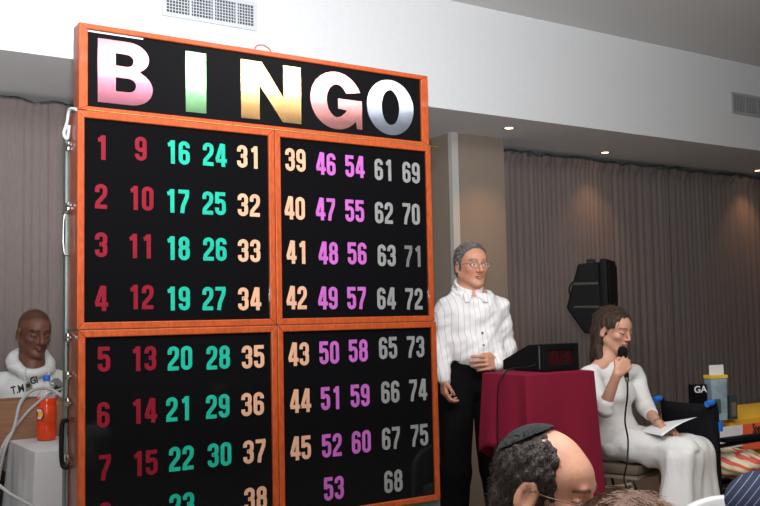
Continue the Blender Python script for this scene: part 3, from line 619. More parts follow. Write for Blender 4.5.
def glasses(h, parent, m=None, full=True, wireonly=False):
    mb = MB(); R = h.R; s = h.s
    for y in (-1, 1):
        mb.tube([h.w(0.104, y * 0.034 + 0.0235 * math.cos(a), -0.004 + 0.0165 * math.sin(a)) for a in np.linspace(0, 2 * PI, 20, endpoint=False)], 0.0011 * s, 6, closed=True)
        mb.tube([h.w(0.103, y * 0.0575, 0.002), h.w(0.092, y * 0.071, 0.004), h.w(0.03, y * 0.080, 0.004), h.w(-0.012, y * 0.084, 0.006), h.w(-0.022, y * 0.084, -0.010)], 0.0012 * s, 6)
    mb.tube([h.w(0.104, -0.0105, 0.0), h.w(0.107, 0, 0.004), h.w(0.104, 0.0105, 0.0)], 0.0011 * s, 6)
    g = mb.build('glasses', m or MT['wire'], parent, True); ln = MB()
    for y in (-1, 1): ln.prism([h.w(0.1035, y * 0.034 + 0.023 * math.cos(a), -0.004 + 0.016 * math.sin(a)) for a in np.linspace(0, 2 * PI, 20, endpoint=False)], R[0] * 0.0008)
    ln.build('lens', MT['lens'], g)

# ---------------------------------------------------------------- the standing man
def standing_man():
    D0 = 4.83
    F = lambda x, y, dd=0: atD(x, y, D0 + dd)
    P = person(F(470, 400), 'standing older man in a white striped shirt and black trousers with spectacles')
    hd = Head(F(471.5, 265.5), hdir(22), 0, 1.0); bf = hdir(16); bl = unit(np.cross(UP, bf)); Rb = np.array([bf, bl, UP])
    c = lambda x, y, f=0, dd=0: F(x, y, dd) + bf * f
    neck = F(469, 300, 0.01); shR = F(447.5, 311, -0.01); shL = F(496, 309, 0.05)
    elR = F(441.5, 350, -0.06); wrR = F(443.5, 378, -0.15); elL = F(505, 350, 0.04); wrL = F(498, 363.5, -0.13)
    chest = F(471.5, 322); belly = F(472, 348) + bf * 0.02; hip = F(471, 378)
    hips = [hip - bl * 0.085, hip + bl * 0.085]; feet = [np.array([hips[0][0], hips[0][1], 0.09]) - bl * 0.05, np.array([hips[1][0], hips[1][1], 0.09]) + bl * 0.06]
    knees = [(hips[i] * 0.48 + feet[i] * 0.52) + bf * 0.03 for i in (0, 1)]
    pts = [hd.c, shR, shL, elR, elL, wrL, wrR, *feet, F(476, 362, -0.16), F(443, 405)]
    lo, hi = bounds(pts, 0.17); lo[2] = 0.0
    handc = F(489, 361, -0.16); handr = F(443, 390, -0.15)
    S = Solid(lo, hi, 0.016, [(hd.c, 0.14, 0.0035), (handc, 0.08, 0.004), (handr, 0.07, 0.005)])
    hd.skull(S, nose=1.25, jaw=1.08, lip=0.8); hd.neck(S, neck, 0.058)
    S.ell(chest, (0.10, 0.16, 0.19), Rb, 0.04); S.ell(belly, (0.10, 0.145, 0.14), Rb, 0.05); S.ell(hip, (0.10, 0.15, 0.12), Rb, 0.04)
    for a, b, r1, r2 in ((neck, shR, .05, .05), (neck, shL, .05, .05), (shR, elR, .05, .040), (elR, wrR, .040, .027), (shL, elL, .05, .040), (elL, wrL, .040, .027)): S.cone(a, b, r1, r2, 0.02)
    for i in (0, 1): S.cone(hips[i], knees[i], 0.075, 0.055, 0.03); S.cone(knees[i], feet[i], 0.052, 0.038, 0.02); S.cone(feet[i], feet[i] + bf * 0.12 - UP * 0.05, 0.035, 0.03, 0.02)
    hand(S, wrL, F(478, 362, -0.24) - wrL, -bf * 0.9 - UP * 0.2, UP, (18, 22, 26, 30), 0.98, 4)
    hand(S, wrR, -UP + bf * 0.15, bl, bf, (30, 34, 38, 42), 0.92, 3)
    SK = (0.56, 0.27, 0.17)
    body = S.mesh('body', MT['skin'], P, lambda V: hd.paint(V, SK, (0.46, 0.20, 0.15), (0.13, 0.10, 0.085), (0.001, 0.0005), flush=(0.60, 0.24, 0.15)))
    # hair: short, grey, side parted
    H = Solid(hd.c - 0.17, hd.c + 0.17, 0.0035); s = 1.0
    H.ell(hd.w(-0.016, 0, 0.035), (0.102, 0.083, 0.092), hd.R, 0.004); H.ell(hd.w(-0.055, 0, -0.025), (0.05, 0.068, 0.05), hd.R, 0.01)
    H.half(hd.w(0.056, 0, 0.072), hd.R[0] * 0.84 - hd.R[2] * 0.54); 
    for y in (-1, 1): H.ell(hd.w(0.005, y * 0.085, -0.022), (0.030, 0.02, 0.034), hd.R, 0.004, 'cut'); H.cone(hd.w(0.012, y * 0.070, 0.02), hd.w(0.012, y * 0.0715, -0.018), 0.010, 0.006, 0.006)
    H.ell(hd.w(0.09, 0.0, -0.01), (0.04, 0.09, 0.062), hd.R, 0.004, 'cut')
    H.rough(folds([(180, 60, 90, 0, 3), (70, 210, 60, 1, 4), (60, 90, 260, 2, 3)], [1, 1, 1]), 0.0008)
    hr = H.mesh('hair', hairmat('grey_hair', (0.085, 0.075, 0.070), 160), P)
    strands(hr, hd, 1100, lambda l: (-0.6 if l[2] > 0.06 else -0.8, 0.5 if l[1] > 0.02 else -0.9, -0.8 if l[2] < 0.06 else 0.0), hairmat('grey_hair_strands', (0.20, 0.185, 0.175), 160), 0.0010, 0.018)
    glasses(hd, P)
    # shirt
    T = Solid(lo, hi, 0.007); k = 0.03
    T.ell(chest + UP * 0.01, (0.122, 0.180, 0.185), Rb, k); T.ell(belly + bf * 0.012, (0.128, 0.165, 0.125), Rb, k); nb = F(469, 292); T.cone(nb, neck - UP * 0.05, 0.067, 0.086, 0.03)
    for a, b, r1, r2 in ((neck - UP * .04, shR, .060, .062), (neck - UP * .04, shL, .060, .062), (shR, elR, .066, .052), (elR, wrR, .050, .038), (shL, elL, .068, .058), (elL, wrL + (wrL - elL) * 0.02, .056, .040)): T.cone(a, b, r1, r2, 0.025)
    T.half(F(471, 357.5) , -UP, 0.01, F(471, 390), (0.165, 0.165, 0.165)) if False else None
    T.half(nb + UP * 0.005, UP * 0.9 + bf * 0.45, 0.004, nb + UP * 0.06, 0.10)
    fn = folds([(40, 10, -55, 0, 2.2), (-25, 35, 48, 1.3, 2.5), (60, -20, 22, 2, 3), (14, 9, 80, 0.7, 3)], [1, 0.9, 0.6, 0.5]); T.rough(fn, 0.0030); T.rough(folds([(90, 20, -130, 0, 2.2), (-60, 80, 120, 1.3, 2.5)], [1, 1]), 0.0011)
    shirt = T.mesh('shirt', MT['shirt_white'], P)
    # collar, placket and buttons
    CO = Solid(nb - 0.2, nb + 0.2, 0.0045); aa = np.linspace(0.22, 2 * PI - 0.22, 25)
    for lev in (0.0, 0.014, 0.028):
        q = [nb + UP * (0.010 + lev - 0.038 * math.cos(a)) + bf * (0.068 * math.cos(a) - 0.004) + bl * 0.067 * math.sin(a) for a in aa]
        for a, b in zip(q, q[1:]): CO.cone(a, b, 0.0085, None, 0.006)
    q = [nb + UP * (0.004 - 0.036 * math.cos(a)) + bf * (0.082 * math.cos(a) - 0.004) + bl * 0.081 * math.sin(a) for a in aa]
    for a, b in zip(q, q[1:]): CO.cone(a, b, 0.009, None, 0.008)
    for sg in (-1, 1):
        for t0, t1 in ((0.024, 0.040), (0.040, 0.052), (0.056, 0.060)): CO.cone(nb + bf * 0.080 + bl * sg * t0 - UP * 0.015, nb + bf * 0.102 + bl * sg * t1 - UP * 0.052, 0.0085, 0.005, 0.008)
    CO.mesh('collar', MT['shirt_white'], shirt)
    for i in range(6):
        z = neck[2] - 0.045 - i * 0.062; bt = MB()
        b0 = np.array([belly[0], belly[1], z]) + bf * (0.088 + 0.011 * i + (0.018 if i > 1 else 0)) - bf * 0.0
        bt.lathe(b0, [(0.001, 0), (0.006, 0), (0.006, 0.003), (0.001, 0.003)], 12, bf); bt.build('button', MT['steel'], shirt)
    # trousers, belt, shoes
    lo2 = lo.copy(); hi2 = hi.copy(); hi2[2] = F(471, 350)[2]
    Q = Solid(lo2, hi2, 0.010); Q.ell(hip + UP * 0.01, (0.12, 0.15, 0.13), Rb, 0.03); Q.ell(F(471, 362), (0.122, 0.165, 0.06), Rb, 0.03)
    for i in (0, 1): Q.cone(hips[i], knees[i], 0.098, 0.082, 0.02); Q.cone(knees[i], feet[i] + UP * 0.01, 0.080, 0.070, 0.02)
    Q.half(F(471, 356), UP, 0.003); Q.rough(folds([(30, 20, 12, 0, 2), (-22, 33, 9, 1, 2)], [1, 1]), 0.004)
    tr = Q.mesh('trousers', MT['trousers'], P)
    bz = F(471, 357.5)[2]; bc = F(471, 357.5); bt = MB()
    ringp = [np.array([bc[0], bc[1], bz]) + bf * 0.125 * math.cos(a) + bl * 0.169 * math.sin(a) for a in np.linspace(0, 2 * PI, 40, endpoint=False)]
    for i in range(40):
        a, b = ringp[i], ringp[(i + 1) % 40]; bt.face([a - UP * 0.016, b - UP * 0.016, b + UP * 0.016, a + UP * 0.016])
    o = bt.build('belt', MT['leather'], P, True); sm = o.modifiers.new('t', 'SOLIDIFY'); sm.thickness = 0.008
    for i in (0, 1):
        f = feet[i]; Z = Solid(f - 0.2, f + np.array([0.25, 0.25, 0.1]), 0.01); Z.ell(np.array([f[0], f[1], 0.045]) + bf * 0.06, (0.15, 0.052, 0.044), Rb, 0.01); Z.cone(f, f - UP * 0.04, 0.045, 0.045, 0.02); Z.half((0, 0, 0.002), -UP, 0.002)
        Z.mesh('shoe', MT['leather'], P)
standing_man()

# ---------------------------------------------------------------- the seated woman with the microphone
def seated_woman():
    D0 = 4.80
    F = lambda x, y, dd=0: atD(x, y, D0 + dd)
    P = person(F(612, 440), 'seated woman in a white top and long white skirt speaking into a microphone')
    hd = Head(F(613.5, 330), hdir(40), 12, 0.97); bf = hdir(50); bl = unit(np.cross(UP, bf)); Rb = np.array([bf, bl, UP])
    neck = F(607, 361); shR = F(589.5, 377, -0.09); shL = F(634, 375, 0.16); chest = F(610, 390, 0.03); waist = F(614, 425, 0.03); pel = F(618, 441, 0.03)
    elR = F(604, 408, -0.26); wrR = F(617, 374, -0.34); elL = F(646, 408, 0.08); wrL = F(660, 425.5, -0.17)
    kn = [F(682, 455, -0.34), F(696, 453, -0.10)]; hp = [pel - bl * 0.08, pel + bl * 0.08]; ft = [np.array([kn[0][0], kn[0][1], 0.08]) + RT * 0.03, np.array([kn[1][0], kn[1][1], 0.08]) + RT * 0.02]
    pts = [hd.c, shR, shL, elR, elL, wrL, wrR, *ft, *kn]; lo, hi = bounds(pts, 0.16); lo[2] = 0
    h1 = F(623, 362, -0.30); h2 = F(671, 430, -0.18)
    S = Solid(lo, hi, 0.016, [(hd.c, 0.13, 0.0035), (h1, 0.07, 0.004), (h2, 0.075, 0.004)])
    hd.skull(S, nose=0.85, jaw=0.94, female=True); hd.neck(S, neck, 0.045)
    S.ell(chest, (0.085, 0.14, 0.16), Rb, 0.04); S.ell(waist, (0.08, 0.115, 0.12), Rb, 0.04); S.ell(pel, (0.11, 0.15, 0.10), Rb, 0.04)
    for a, b, r1, r2 in ((neck, shR, .045, .042), (neck, shL, .045, .042), (shR, elR, .042, .033), (elR, wrR, .033, .022), (shL, elL, .042, .033), (elL, wrL, .033, .022)): S.cone(a, b, r1, r2, 0.02)
    for i in (0, 1): S.cone(hp[i], kn[i], 0.075, 0.055, 0.03); S.cone(kn[i], ft[i], 0.050, 0.035, 0.02); S.cone(ft[i], ft[i] + bf * 0.12 - UP * 0.045, 0.03, 0.025, 0.02)
    mic_dir = unit(F(622.5, 350, -0.26) - F(626, 379, -0.36)); gp = F(624.5, 363.5, -0.30)
    across = unit(-RT * 0.2 - FW * 1.0)
    fdir = unit(np.cross(mic_dir, unit(gp - wrR)))
    hand(S, wrR, RT * 0.62 + UP * 0.66, FW, UP * 0.7 - RT * 0.6, (66, 64, 62, 60), 0.88, 0, 35)
    hand(S, wrL, F(678, 431, -0.26) - wrL, -UP * 0.9 - RT * 0.2, -FW * 0.8 + UP * 0.5, (22, 24, 28, 30), 0.88, 4)
    S.mesh('body', MT['skin'], P, lambda V: hd.paint(V, (0.60, 0.31, 0.21), (0.52, 0.17, 0.16), (0.12, 0.07, 0.04), (0, -0.004), eyes=False, flush=(0.62, 0.29, 0.21)))
    # long hair
    H = Solid(hd.c - np.array([0.2, 0.2, 0.32]), hd.c + 0.17, 0.0038)
    H.ell(hd.w(-0.018, 0, 0.034), (0.102, 0.083, 0.091), hd.R, 0.006); H.ell(hd.w(-0.060, 0, -0.02), (0.052, 0.070, 0.075), hd.R, 0.02)
    H.cone(hd.w(-0.062, 0, -0.03), hd.w(-0.082, 0, -0.16), 0.060, 0.040, 0.02)
    for y in (-1, 1):
        H.cone(hd.w(-0.030, y * 0.062, 0.0), hd.w(-0.035, y * 0.064, -0.10), 0.024, 0.022, 0.015); H.cone(hd.w(-0.035, y * 0.064, -0.10), hd.w(0.018, y * 0.088, -0.195), 0.022, 0.016, 0.012)
        H.ell(hd.w(0.006, y * 0.088, -0.014), (0.022, 0.022, 0.030), hd.R, 0.004, 'cut')
    H.ell(hd.w(0.090, 0, -0.010), (0.062, 0.078, 0.092), hd.R, 0.006, 'cut')
    H.half(hd.w(0.084, 0, 0.06), hd.R[0] * 0.85 - hd.R[2] * 0.5, 0.004, hd.w(0.06, 0, 0.05), 0.09)
    H.rough(folds([(230, 90, 8, 0, 3), (90, 260, 10, 1, 4), (160, -160, 6, 2, 3)], [1, 1, 1]), 0.0012)
    for y in (-1, 1): H.ell(hd.w(0.052, y * 0.082, -0.035), (0.048, 0.036, 0.060), hd.R, 0.004, 'cut')
    hr = H.mesh('hair', hairmat('brown_hair', (0.042, 0.021, 0.013), 160), P)
    strands(hr, hd, 1500, lambda l: (-0.25, 0.9 * np.sign(l[1]) if l[2] > 0.07 else 0.1 * np.sign(l[1]), -0.3 if l[2] > 0.07 else -1.0), hairmat('brown_hair_lights', (0.065, 0.034, 0.021), 160), 0.0011, 0.035)
    # top
    T = Solid(lo, hi, 0.007); k = 0.02
    T.ell(chest, (0.098, 0.150, 0.165), Rb, 0.03); T.ell(chest + bf * 0.055 - UP * 0.02 + bl * 0.055, (0.055, 0.058, 0.055), Rb, 0.03); T.ell(chest + bf * 0.055 - UP * 0.02 - bl * 0.055, (0.055, 0.058, 0.055), Rb, 0.03)
    T.ell(waist, (0.094, 0.128, 0.14), Rb, 0.04); T.ell(pel + UP * 0.03, (0.115, 0.15, 0.09), Rb, 0.04)
    mR = elR + (wrR - elR) * 0.14; mL = elL + (wrL - elL) * 0.34
    for a, b, r1, r2 in ((neck - UP * .03, shR, .050, .050), (neck - UP * .03, shL, .050, .050), (shR, elR, .054, .043), (elR, mR, .043, .039), (shL, elL, .054, .043), (elL, mL, .042, .036)): T.cone(a, b, r1, r2, 0.02)
    T.cone(neck + UP * 0.016, neck - UP * 0.05, 0.050, 0.066, 0.02); T.cone(neck + UP * 0.045 + bf * 0.01, neck + UP * 0.12 + bf * 0.02, 0.052, 0.060, 0.003, 'cut')
    T.rough(folds([(40, 10, -60, 0, 2.2), (-25, 35, 70, 1.3, 2.5), (20, -20, 110, 2, 2)], [1, 0.8, 0.5]), 0.0017)
    T.mesh('top', MT['white_knit'], P)
    # skirt
    K = Solid(lo - np.array([0.12, 0.12, 0]), hi + np.array([0.12, 0.12, 0]), 0.009)
    K.ell(pel, (0.140, 0.168, 0.098), Rb, 0.03)
    for i in (0, 1): K.cone(hp[i], kn[i], 0.088, 0.076, 0.04); K.cone(kn[i], np.array([kn[i][0], kn[i][1], 0.16]) + RT * (0.02 if i else -0.06), 0.078, 0.112, 0.05)
    mid = (kn[0] + kn[1]) / 2; K.cone(pel + bf * 0.06, mid, 0.085, 0.08, 0.04); K.cone(mid - UP * 0.02, np.array([mid[0], mid[1], 0.16]), 0.10, 0.15, 0.06)
    K.half((0, 0, 0.10), -UP, 0.004); K.half(pel + UP * 0.085, UP, 0.01)
    K.rough(folds([(55, 25, 3, 0, 2), (-35, 52, 4, 1, 3), (80, 60, 2, 0.4, 3)], [1, 0.9, 0.6]), 0.0042, None, [99, 99, kn[0][2] + 0.02]); K.rough(folds([(30, 10, 60, 0, 2), (-20, 30, 30, 1, 3)], [1, 0.9]), 0.0018, [-99, -99, kn[0][2] + 0.02], None)
    sk = K.mesh('skirt', MT['white_skirt'], P)
    for i in (0, 1):
        f = ft[i]; Z = Solid(f - 0.2, f + np.array([0.25, 0.25, 0.1]), 0.01); Z.ell(np.array([f[0], f[1], 0.04]) + bf * 0.06, (0.125, 0.042, 0.038), Rb, 0.01); Z.half((0, 0, 0.002), -UP, 0.002)
        Z.mesh('shoe', MT['leather'], P)
    br = MB(); a = wrL + (elL - wrL) * 0.10; br.tube([a - unit(wrL - elL) * 0.004, a + unit(wrL - elL) * 0.004], 0.0275, 20); br.build('bracelet', MT['chrome'], P, True)
    # microphone, its cable, the sheet of paper
    m0 = F(622.5, 350.5, -0.295) ; m1 = F(627, 379, -0.33); d = unit(m1 - m0); L = float(np.linalg.norm(m1 - m0))
    mi = empty('microphone', m0, 'black handheld microphone held up to the seated woman\'s mouth', 'microphone')
    MB().lathe(m0, [(0.003, -0.022), (0.014, -0.018), (0.022, -0.006), (0.0245, 0.006), (0.021, 0.018), (0.017, 0.024)], 24, d).build('head', MT['grille'], mi, True)
    MB().lathe(m0 + d * 0.024, [(0.0185, 0), (0.0170, 0.02), (0.0130, 0.08), (0.0110, L - 0.03)], 20, d).build('handle', MT['black_plastic'], mi, True)
    MB().lathe(m0 + d * (L - 0.006), [(0.0105, 0), (0.0105, 0.018), (0.007, 0.022)], 20, d).build('connector', MT['chrome'], mi, True)
    cb = MB(); cb.tube(curve_pts([m1 + d * 0.012, F(627.5, 395, -0.37), F(625, 420, -0.36), F(628, 440, -0.36), F(627, 462, -0.42), F(624, 480, -0.42), F(628, 500, -0.5), np.array([*F(632, 540, -0.6)[:2], 0.006]), np.array([*F(660, 560, -0.9)[:2], 0.006])], 10), 0.0042, 8)
    tag(cb.build('microphone_cable', MT['black_plastic'], None, True), 'thin black cable hanging from the microphone down over the white skirt', 'cable')
    pa = MB(); q = [F(636, 431.5, -0.30), F(676, 436.5, -0.42), F(697, 417.5, -0.30), F(664, 424.5, -0.14)]
    q = [F(637, 431, -0.12), F(662, 436, -0.36), F(697, 417, -0.26), F(672, 421, -0.02)]
    def pf(u, v): return (q[0] * (1 - u) + q[3] * u) * (1 - v) + (q[1] * (1 - u) + q[2] * u) * v + UP * 0.010 * math.sin(u * PI)
    pa.grid(pf, 10, 6); o = pa.build('paper_sheet', MT['white_paper'], None, True); sm = o.modifiers.new('t', 'SOLIDIFY'); sm.thickness = 0.0008
    tag(o, 'loose white sheet of paper held by the seated woman on her lap', 'paper')
    # chair
    sc_ = np.array([*pel[:2], 0]) - bf * 0.02; t = empty('stacking_chair', sc_, 'beige metal framed chair with brown padded seat under the seated woman', 'chair')
    sz = pel[2] - 0.078; A = [bf, bl, UP]
    MB().box((-0.20, -0.21, sz - 0.055), (0.22, 0.21, sz - 0.012), 0.015, A, sc_).build('seat', MT['brown_vinyl'], t, True)
    MB().box((-0.19, -0.20, sz - 0.078), (0.21, 0.20, sz - 0.057), 0.004, A, sc_).build('seat_frame', MT['beige_metal'], t)
    W = lambda x, y, z: sc_ + bf * x + bl * y + UP * z
    for x in (-0.17, 0.19):
        for y in (-0.19, 0.19): MB().tube([W(x * 0.85, y * 0.9, sz - 0.06), W(x * 1.15, y * 1.05, 0.0)], 0.012).build('leg', MT['beige_metal'], t, True)
    for y in (-0.19, 0.19): MB().tube(curve_pts([W(-0.15, y, sz - 0.10), W(0.02, y * 1.02, sz - 0.13), W(0.18, y, sz - 0.10)]), 0.009).build('side_rail', MT['beige_metal'], t, True)
    MB().box((-0.24, -0.20, sz + 0.16), (-0.205, 0.20, sz + 0.40), 0.02, A, sc_ - bf * 0.02).build('backrest', MT['brown_vinyl'], t, True)
    for y in (-0.185, 0.185): MB().tube([W(-0.17, y, sz - 0.06), W(-0.225, y, sz + 0.18), W(-0.245, y, sz + 0.38)], 0.011).build('back_post', MT['beige_metal'], t, True)
seated_woman()

# ---------------------------------------------------------------- the maroon table and the display unit
def drape(name, x0, x1, y0, y1, zt, hem, m, label, folds_n=26, amp=0.012, flare=0.10, rnd=0.02, group=None, cat='tablecloth', seed=1):
    """cloth lying on a rectangular top and hanging down round it; hem(t) gives the hem height"""
    rs = np.random.RandomState(seed); per = []; n = 30
    def side(a, b):
        for i in range(n): per.append((a[0] + (b[0] - a[0]) * i / n, a[1] + (b[1] - a[1]) * i / n))
    side((x0, y0), (x1, y0)); side((x1, y0), (x1, y1)); side((x1, y1), (x0, y1)); side((x0, y1), (x0, y0))
    N = len(per); cx, cy = (x0 + x1) / 2, (y0 + y1) / 2; mb = MB(); rows = []
    ph = rs.rand(8) * 6
    def off(i, v):
        x, y = per[i]; t = i / N; c = min(i % n, n - i % n) / (n / 2); corner = (1 - c) ** 3
        nx = (-1 if x <= x0 + 1e-6 else 1 if x >= x1 - 1e-6 else 0); ny = (-1 if y <= y0 + 1e-6 else 1 if y >= y1 - 1e-6 else 0)
        w_ = amp * v * (math.sin(t * folds_n * 2 * PI / 4 + ph[0]) + 0.6 * math.sin(t * folds_n * 2 * PI / 2.2 + ph[1])) + v * flare * (0.25 + 0.75 * corner) + 0.004
        if nx and ny: return x + nx * w_ * 0.75, y + ny * w_ * 0.75
        return x + nx * w_ + (0.25 * corner * flare * v * (1 if x > cx else -1) if not nx else 0), y + ny * w_ + (0.25 * corner * flare * v * (1 if y > cy else -1) if not ny else 0)
    K = 12
    for j in range(K + 1):
        v = j / K; row = []
        for i in range(N):
            z = zt + 0.004 + (hem(i / N) - zt) * v; X, Y = off(i, v); row.append(mb.bm.verts.new((X, Y, z)))
        rows.append(row)
    for a, b in zip(rows, rows[1:]):
        for i in range(N): mb.bm.faces.new((a[i], a[(i + 1) % N], b[(i + 1) % N], b[i]))
    ins = []
    for i in range(N):
        x, y = per[i]; ins.append(mb.bm.verts.new((cx + (x - cx) * 0.96, cy + (y - cy) * 0.96, zt + 0.007)))
    for i in range(N): mb.bm.faces.new((rows[0][i], rows[0][(i + 1) % N], ins[(i + 1) % N], ins[i]))
    mb.bm.faces.new(ins)
    o = mb.build(name, m, None, True); sm = o.modifiers.new('t', 'SOLIDIFY'); sm.thickness = 0.002; sm.offset = 1
    return tag(o, label, cat, group)
def table(x0, x1, y0, y1, zt, label, m, name='table'):
    e = empty(name, ((x0 + x1) / 2, (y0 + y1) / 2, 0), label, 'table')
    MB().box((x0, y0, zt - 0.03), (x1, y1, zt), 0.004).build('tabletop', m, e)
    for x in (x0 + 0.04, x1 - 0.04):
        for y in (y0 + 0.04, y1 - 0.04): MB().tube([(x, y, zt - 0.03), (x, y, 0.0)], 0.015).build('leg', MT['steel'], e, True)
    return e
TX0, TX1, TY0, TY1, TZ = 2.818, 3.237, 3.110, 3.400, 1.04
table(TX0, TX1, TY0, TY1, TZ, 'tall narrow stand hidden under the maroon cloth, carrying the number display', MT['plywood'], 'tall_table')
drape('tablecloth', TX0, TX1, TY0, TY1, TZ, lambda t: 0.36 + 0.35 * max(0, math.cos((t - 0.82) * 2 * PI)) - 0.10 * max(0, math.cos((t - 0.25) * 2 * PI)), MT['maroon'], 'maroon cloth draped over the tall stand beneath the black number display', 18, 0.020, 0.058)
def display_unit():
    zb = TZ + 0.012; xa = float(atY(543.5, 360, 3.16)[0]); xb = float(atY(579, 360, 3.16)[0]); yf = 3.16
    yb = float(atX(502.5, 366, xa)[1]); yb = min(yb, 3.47)
    zt = float(atY(560, 343.5, yf)[2]); e = empty('number_display', ((xa + xb) / 2, (yf + yb) / 2, zb), 'black wedge shaped electronic number display with dark red screen on the maroon cloth', 'display')
    zs = zt - 0.004; zl = zb + 0.045
    MB().prism([(xa + 0.004, yf + 0.02, zb), (xa + 0.004, yb, zb), (xa + 0.004, yb, zl), (xa + 0.004, yf + 0.10, zs), (xa + 0.004, yf + 0.02, zs)], (xb - xa - 0.008, 0, 0)).build('casing', MT['black_plastic'], e)
    fr = MB(); b = 0.028
    for lo, hi in (((xa, yf, zb), (xa + b, yf + 0.03, zt)), ((xb - b, yf, zb), (xb, yf + 0.03, zt)), ((xa + b, yf, zb), (xb - b, yf + 0.03, zb + b)), ((xa + b, yf, zt - b), (xb - b, yf + 0.03, zt))): fr.box(lo, hi, 0.004)
    fr.build('bezel', MT['black_plastic'], e)
    sc = MB().box((xa + b, yf + 0.012, zb + b), (xb - b, yf + 0.02, zt - b)).build('screen', mat('dark_red_screen', (0.030, 0.003, 0.004), 0.25), e)
    dg = MB(); w_ = (xb - xa - 2 * b); hgt = zt - zb - 2 * b
    def seg(x, z, a, c): dg.box((x, yf + 0.0105, z), (x + a, yf + 0.012, z + c))
    for k in (0, 1):
        x = xa + b + w_ * (0.14 + 0.40 * k); q = w_ * 0.30; t = 0.006
        for z in (0.14, 0.48, 0.82): seg(x, zb + b + hgt * z, q, t)
        for xx in (x, x + q - t):
            for z in (0.16, 0.50): seg(xx, zb + b + hgt * z, t, hgt * 0.32)
    dg.build('unlit_digits', mat('dim_red_segments', (0.036, 0.0035, 0.0045), 0.4), e)
    MB().box((xa - 0.0015, yf + 0.022, zb + 0.01), (xa + 0.002, yf + 0.030, zt - 0.01)).build('edge_strip', MT['steel'], e)
    a = np.array([xa, yf + 0.05, zb + 0.012]); x_l = TX0 - 0.03
    ya = TY0 + 0.14
    pts = [a + UP * 0.02, (xa - 0.03, yf + 0.07, zb + 0.022), (TX0 + 0.02, ya - 0.01, zb + 0.014), (x_l + 0.01, ya, TZ - 0.01), (x_l - 0.005, ya + 0.01, TZ - 0.06), (x_l - 0.015, ya + 0.01, 0.85), (x_l - 0.03, ya, 0.6), (x_l - 0.04, ya, 0.2), (x_l - 0.05, ya, 0.008), (x_l - 0.4, ya + 0.3, 0.008)]
    tag(MB().tube(curve_pts(pts, 8), 0.0035, 8).build('display_cable', MT['black_plastic'], None, True), 'thin black cable running from the number display down over the maroon cloth', 'cable')
display_unit()

# ---------------------------------------------------------------- the loudspeaker on its stand
def loudspeaker():
    D0 = 6.0; wd = unit(RT * 0.38 + FW * 0.925); fd = unit(RT * 0.925 - FW * 0.38)      # width axis, front axis
    o = atD(600, 300, D0); u = 930 / D0
    prof = [(-20, 263), (0, 261.5), (2, 333.5), (-16, 333.5), (-32.5, 307)]
    pp = [np.array([o[0], o[1], 0]) + fd * (a / u / 0.95) + UP * atD(600, y, D0)[2] for a, y in prof]
    e = empty('loudspeaker', (o[0], o[1], pp[3][2]), 'black angular loudspeaker on a pole in front of the taupe curtain', 'loudspeaker')
    mb = MB(); mb.prism(pp, wd * 0.36)
    c = mb.build('cabinet', MT['black_rough'], e); bv = c.modifiers.new('b', 'BEVEL'); bv.width = 0.012; bv.segments = 2
    zt, zb = atD(600, 258.5, D0)[2], atD(600, 335, D0)[2]; b0 = np.array([o[0], o[1], 0])
    MB().box((0.004, -0.015, zb), (0.055, 0.375, zt), 0.016, [fd, wd, UP], b0).build('front_baffle', MT['black_rough'], e, True)
    MB().box((0.052, 0.012, zb + 0.03), (0.066, 0.350, zt - 0.03), 0.008, [fd, wd, UP], b0).build('grille', MT['grille'], e, True)
    r = MB()
    for y in (283, 306.5): z = atD(600, y, D0)[2]; r.box((-0.17, -0.0035, z - 0.007), (-0.01, 0.002, z + 0.007), 0, [fd, wd, UP], b0)
    r.build('side_rib', mat('brown_rib', (0.045, 0.032, 0.020), 0.5), e)
    z0, z1 = atD(600, 295, D0)[2], atD(600, 281, D0)[2]; ho = b0 - fd * 0.175 + wd * 0.05
    MB().tube(curve_pts([ho + UP * z0 + fd * 0.01, ho + UP * z0 - fd * 0.02, ho + UP * ((z0 + z1) / 2) - fd * 0.03, ho + UP * z1 - fd * 0.005, ho + UP * z1 + fd * 0.03]), 0.006).build('handle', MT['black_plastic'], e, True)
    MB().box((-0.09, 0.06, zt - 0.03), (-0.04, 0.12, zt + 0.004), 0.006, [fd, wd, UP], b0).build('top_knob', MT['black_plastic'], e)
    s0 = b0 + wd * 0.17 - fd * 0.06
    st = empty('speaker_stand', (s0[0], s0[1], 0), 'black tripod pole stand holding up the loudspeaker', 'speaker stand')
    MB().tube([s0 + UP * (zb - 0.003), s0 + UP * 0.55], 0.017).build('pole', MT['black_plastic'], st, True)
    MB().tube([s0 + UP * 0.85, s0 + UP * 0.25], 0.022).build('sleeve', MT['black_plastic'], st, True)
    for a in (30, 150, 270):
        v = np.array([math.cos(math.radians(a)), math.sin(math.radians(a)), 0]); MB().tube([s0 + UP * 0.62, s0 + v * 0.42 + UP * 0.012], 0.010).build('leg', MT['black_plastic'], st, True)
        MB().tube([s0 + UP * 0.28, s0 + v * 0.22 + UP * 0.32], 0.007).build('brace', MT['black_plastic'], st, True)
loudspeaker()

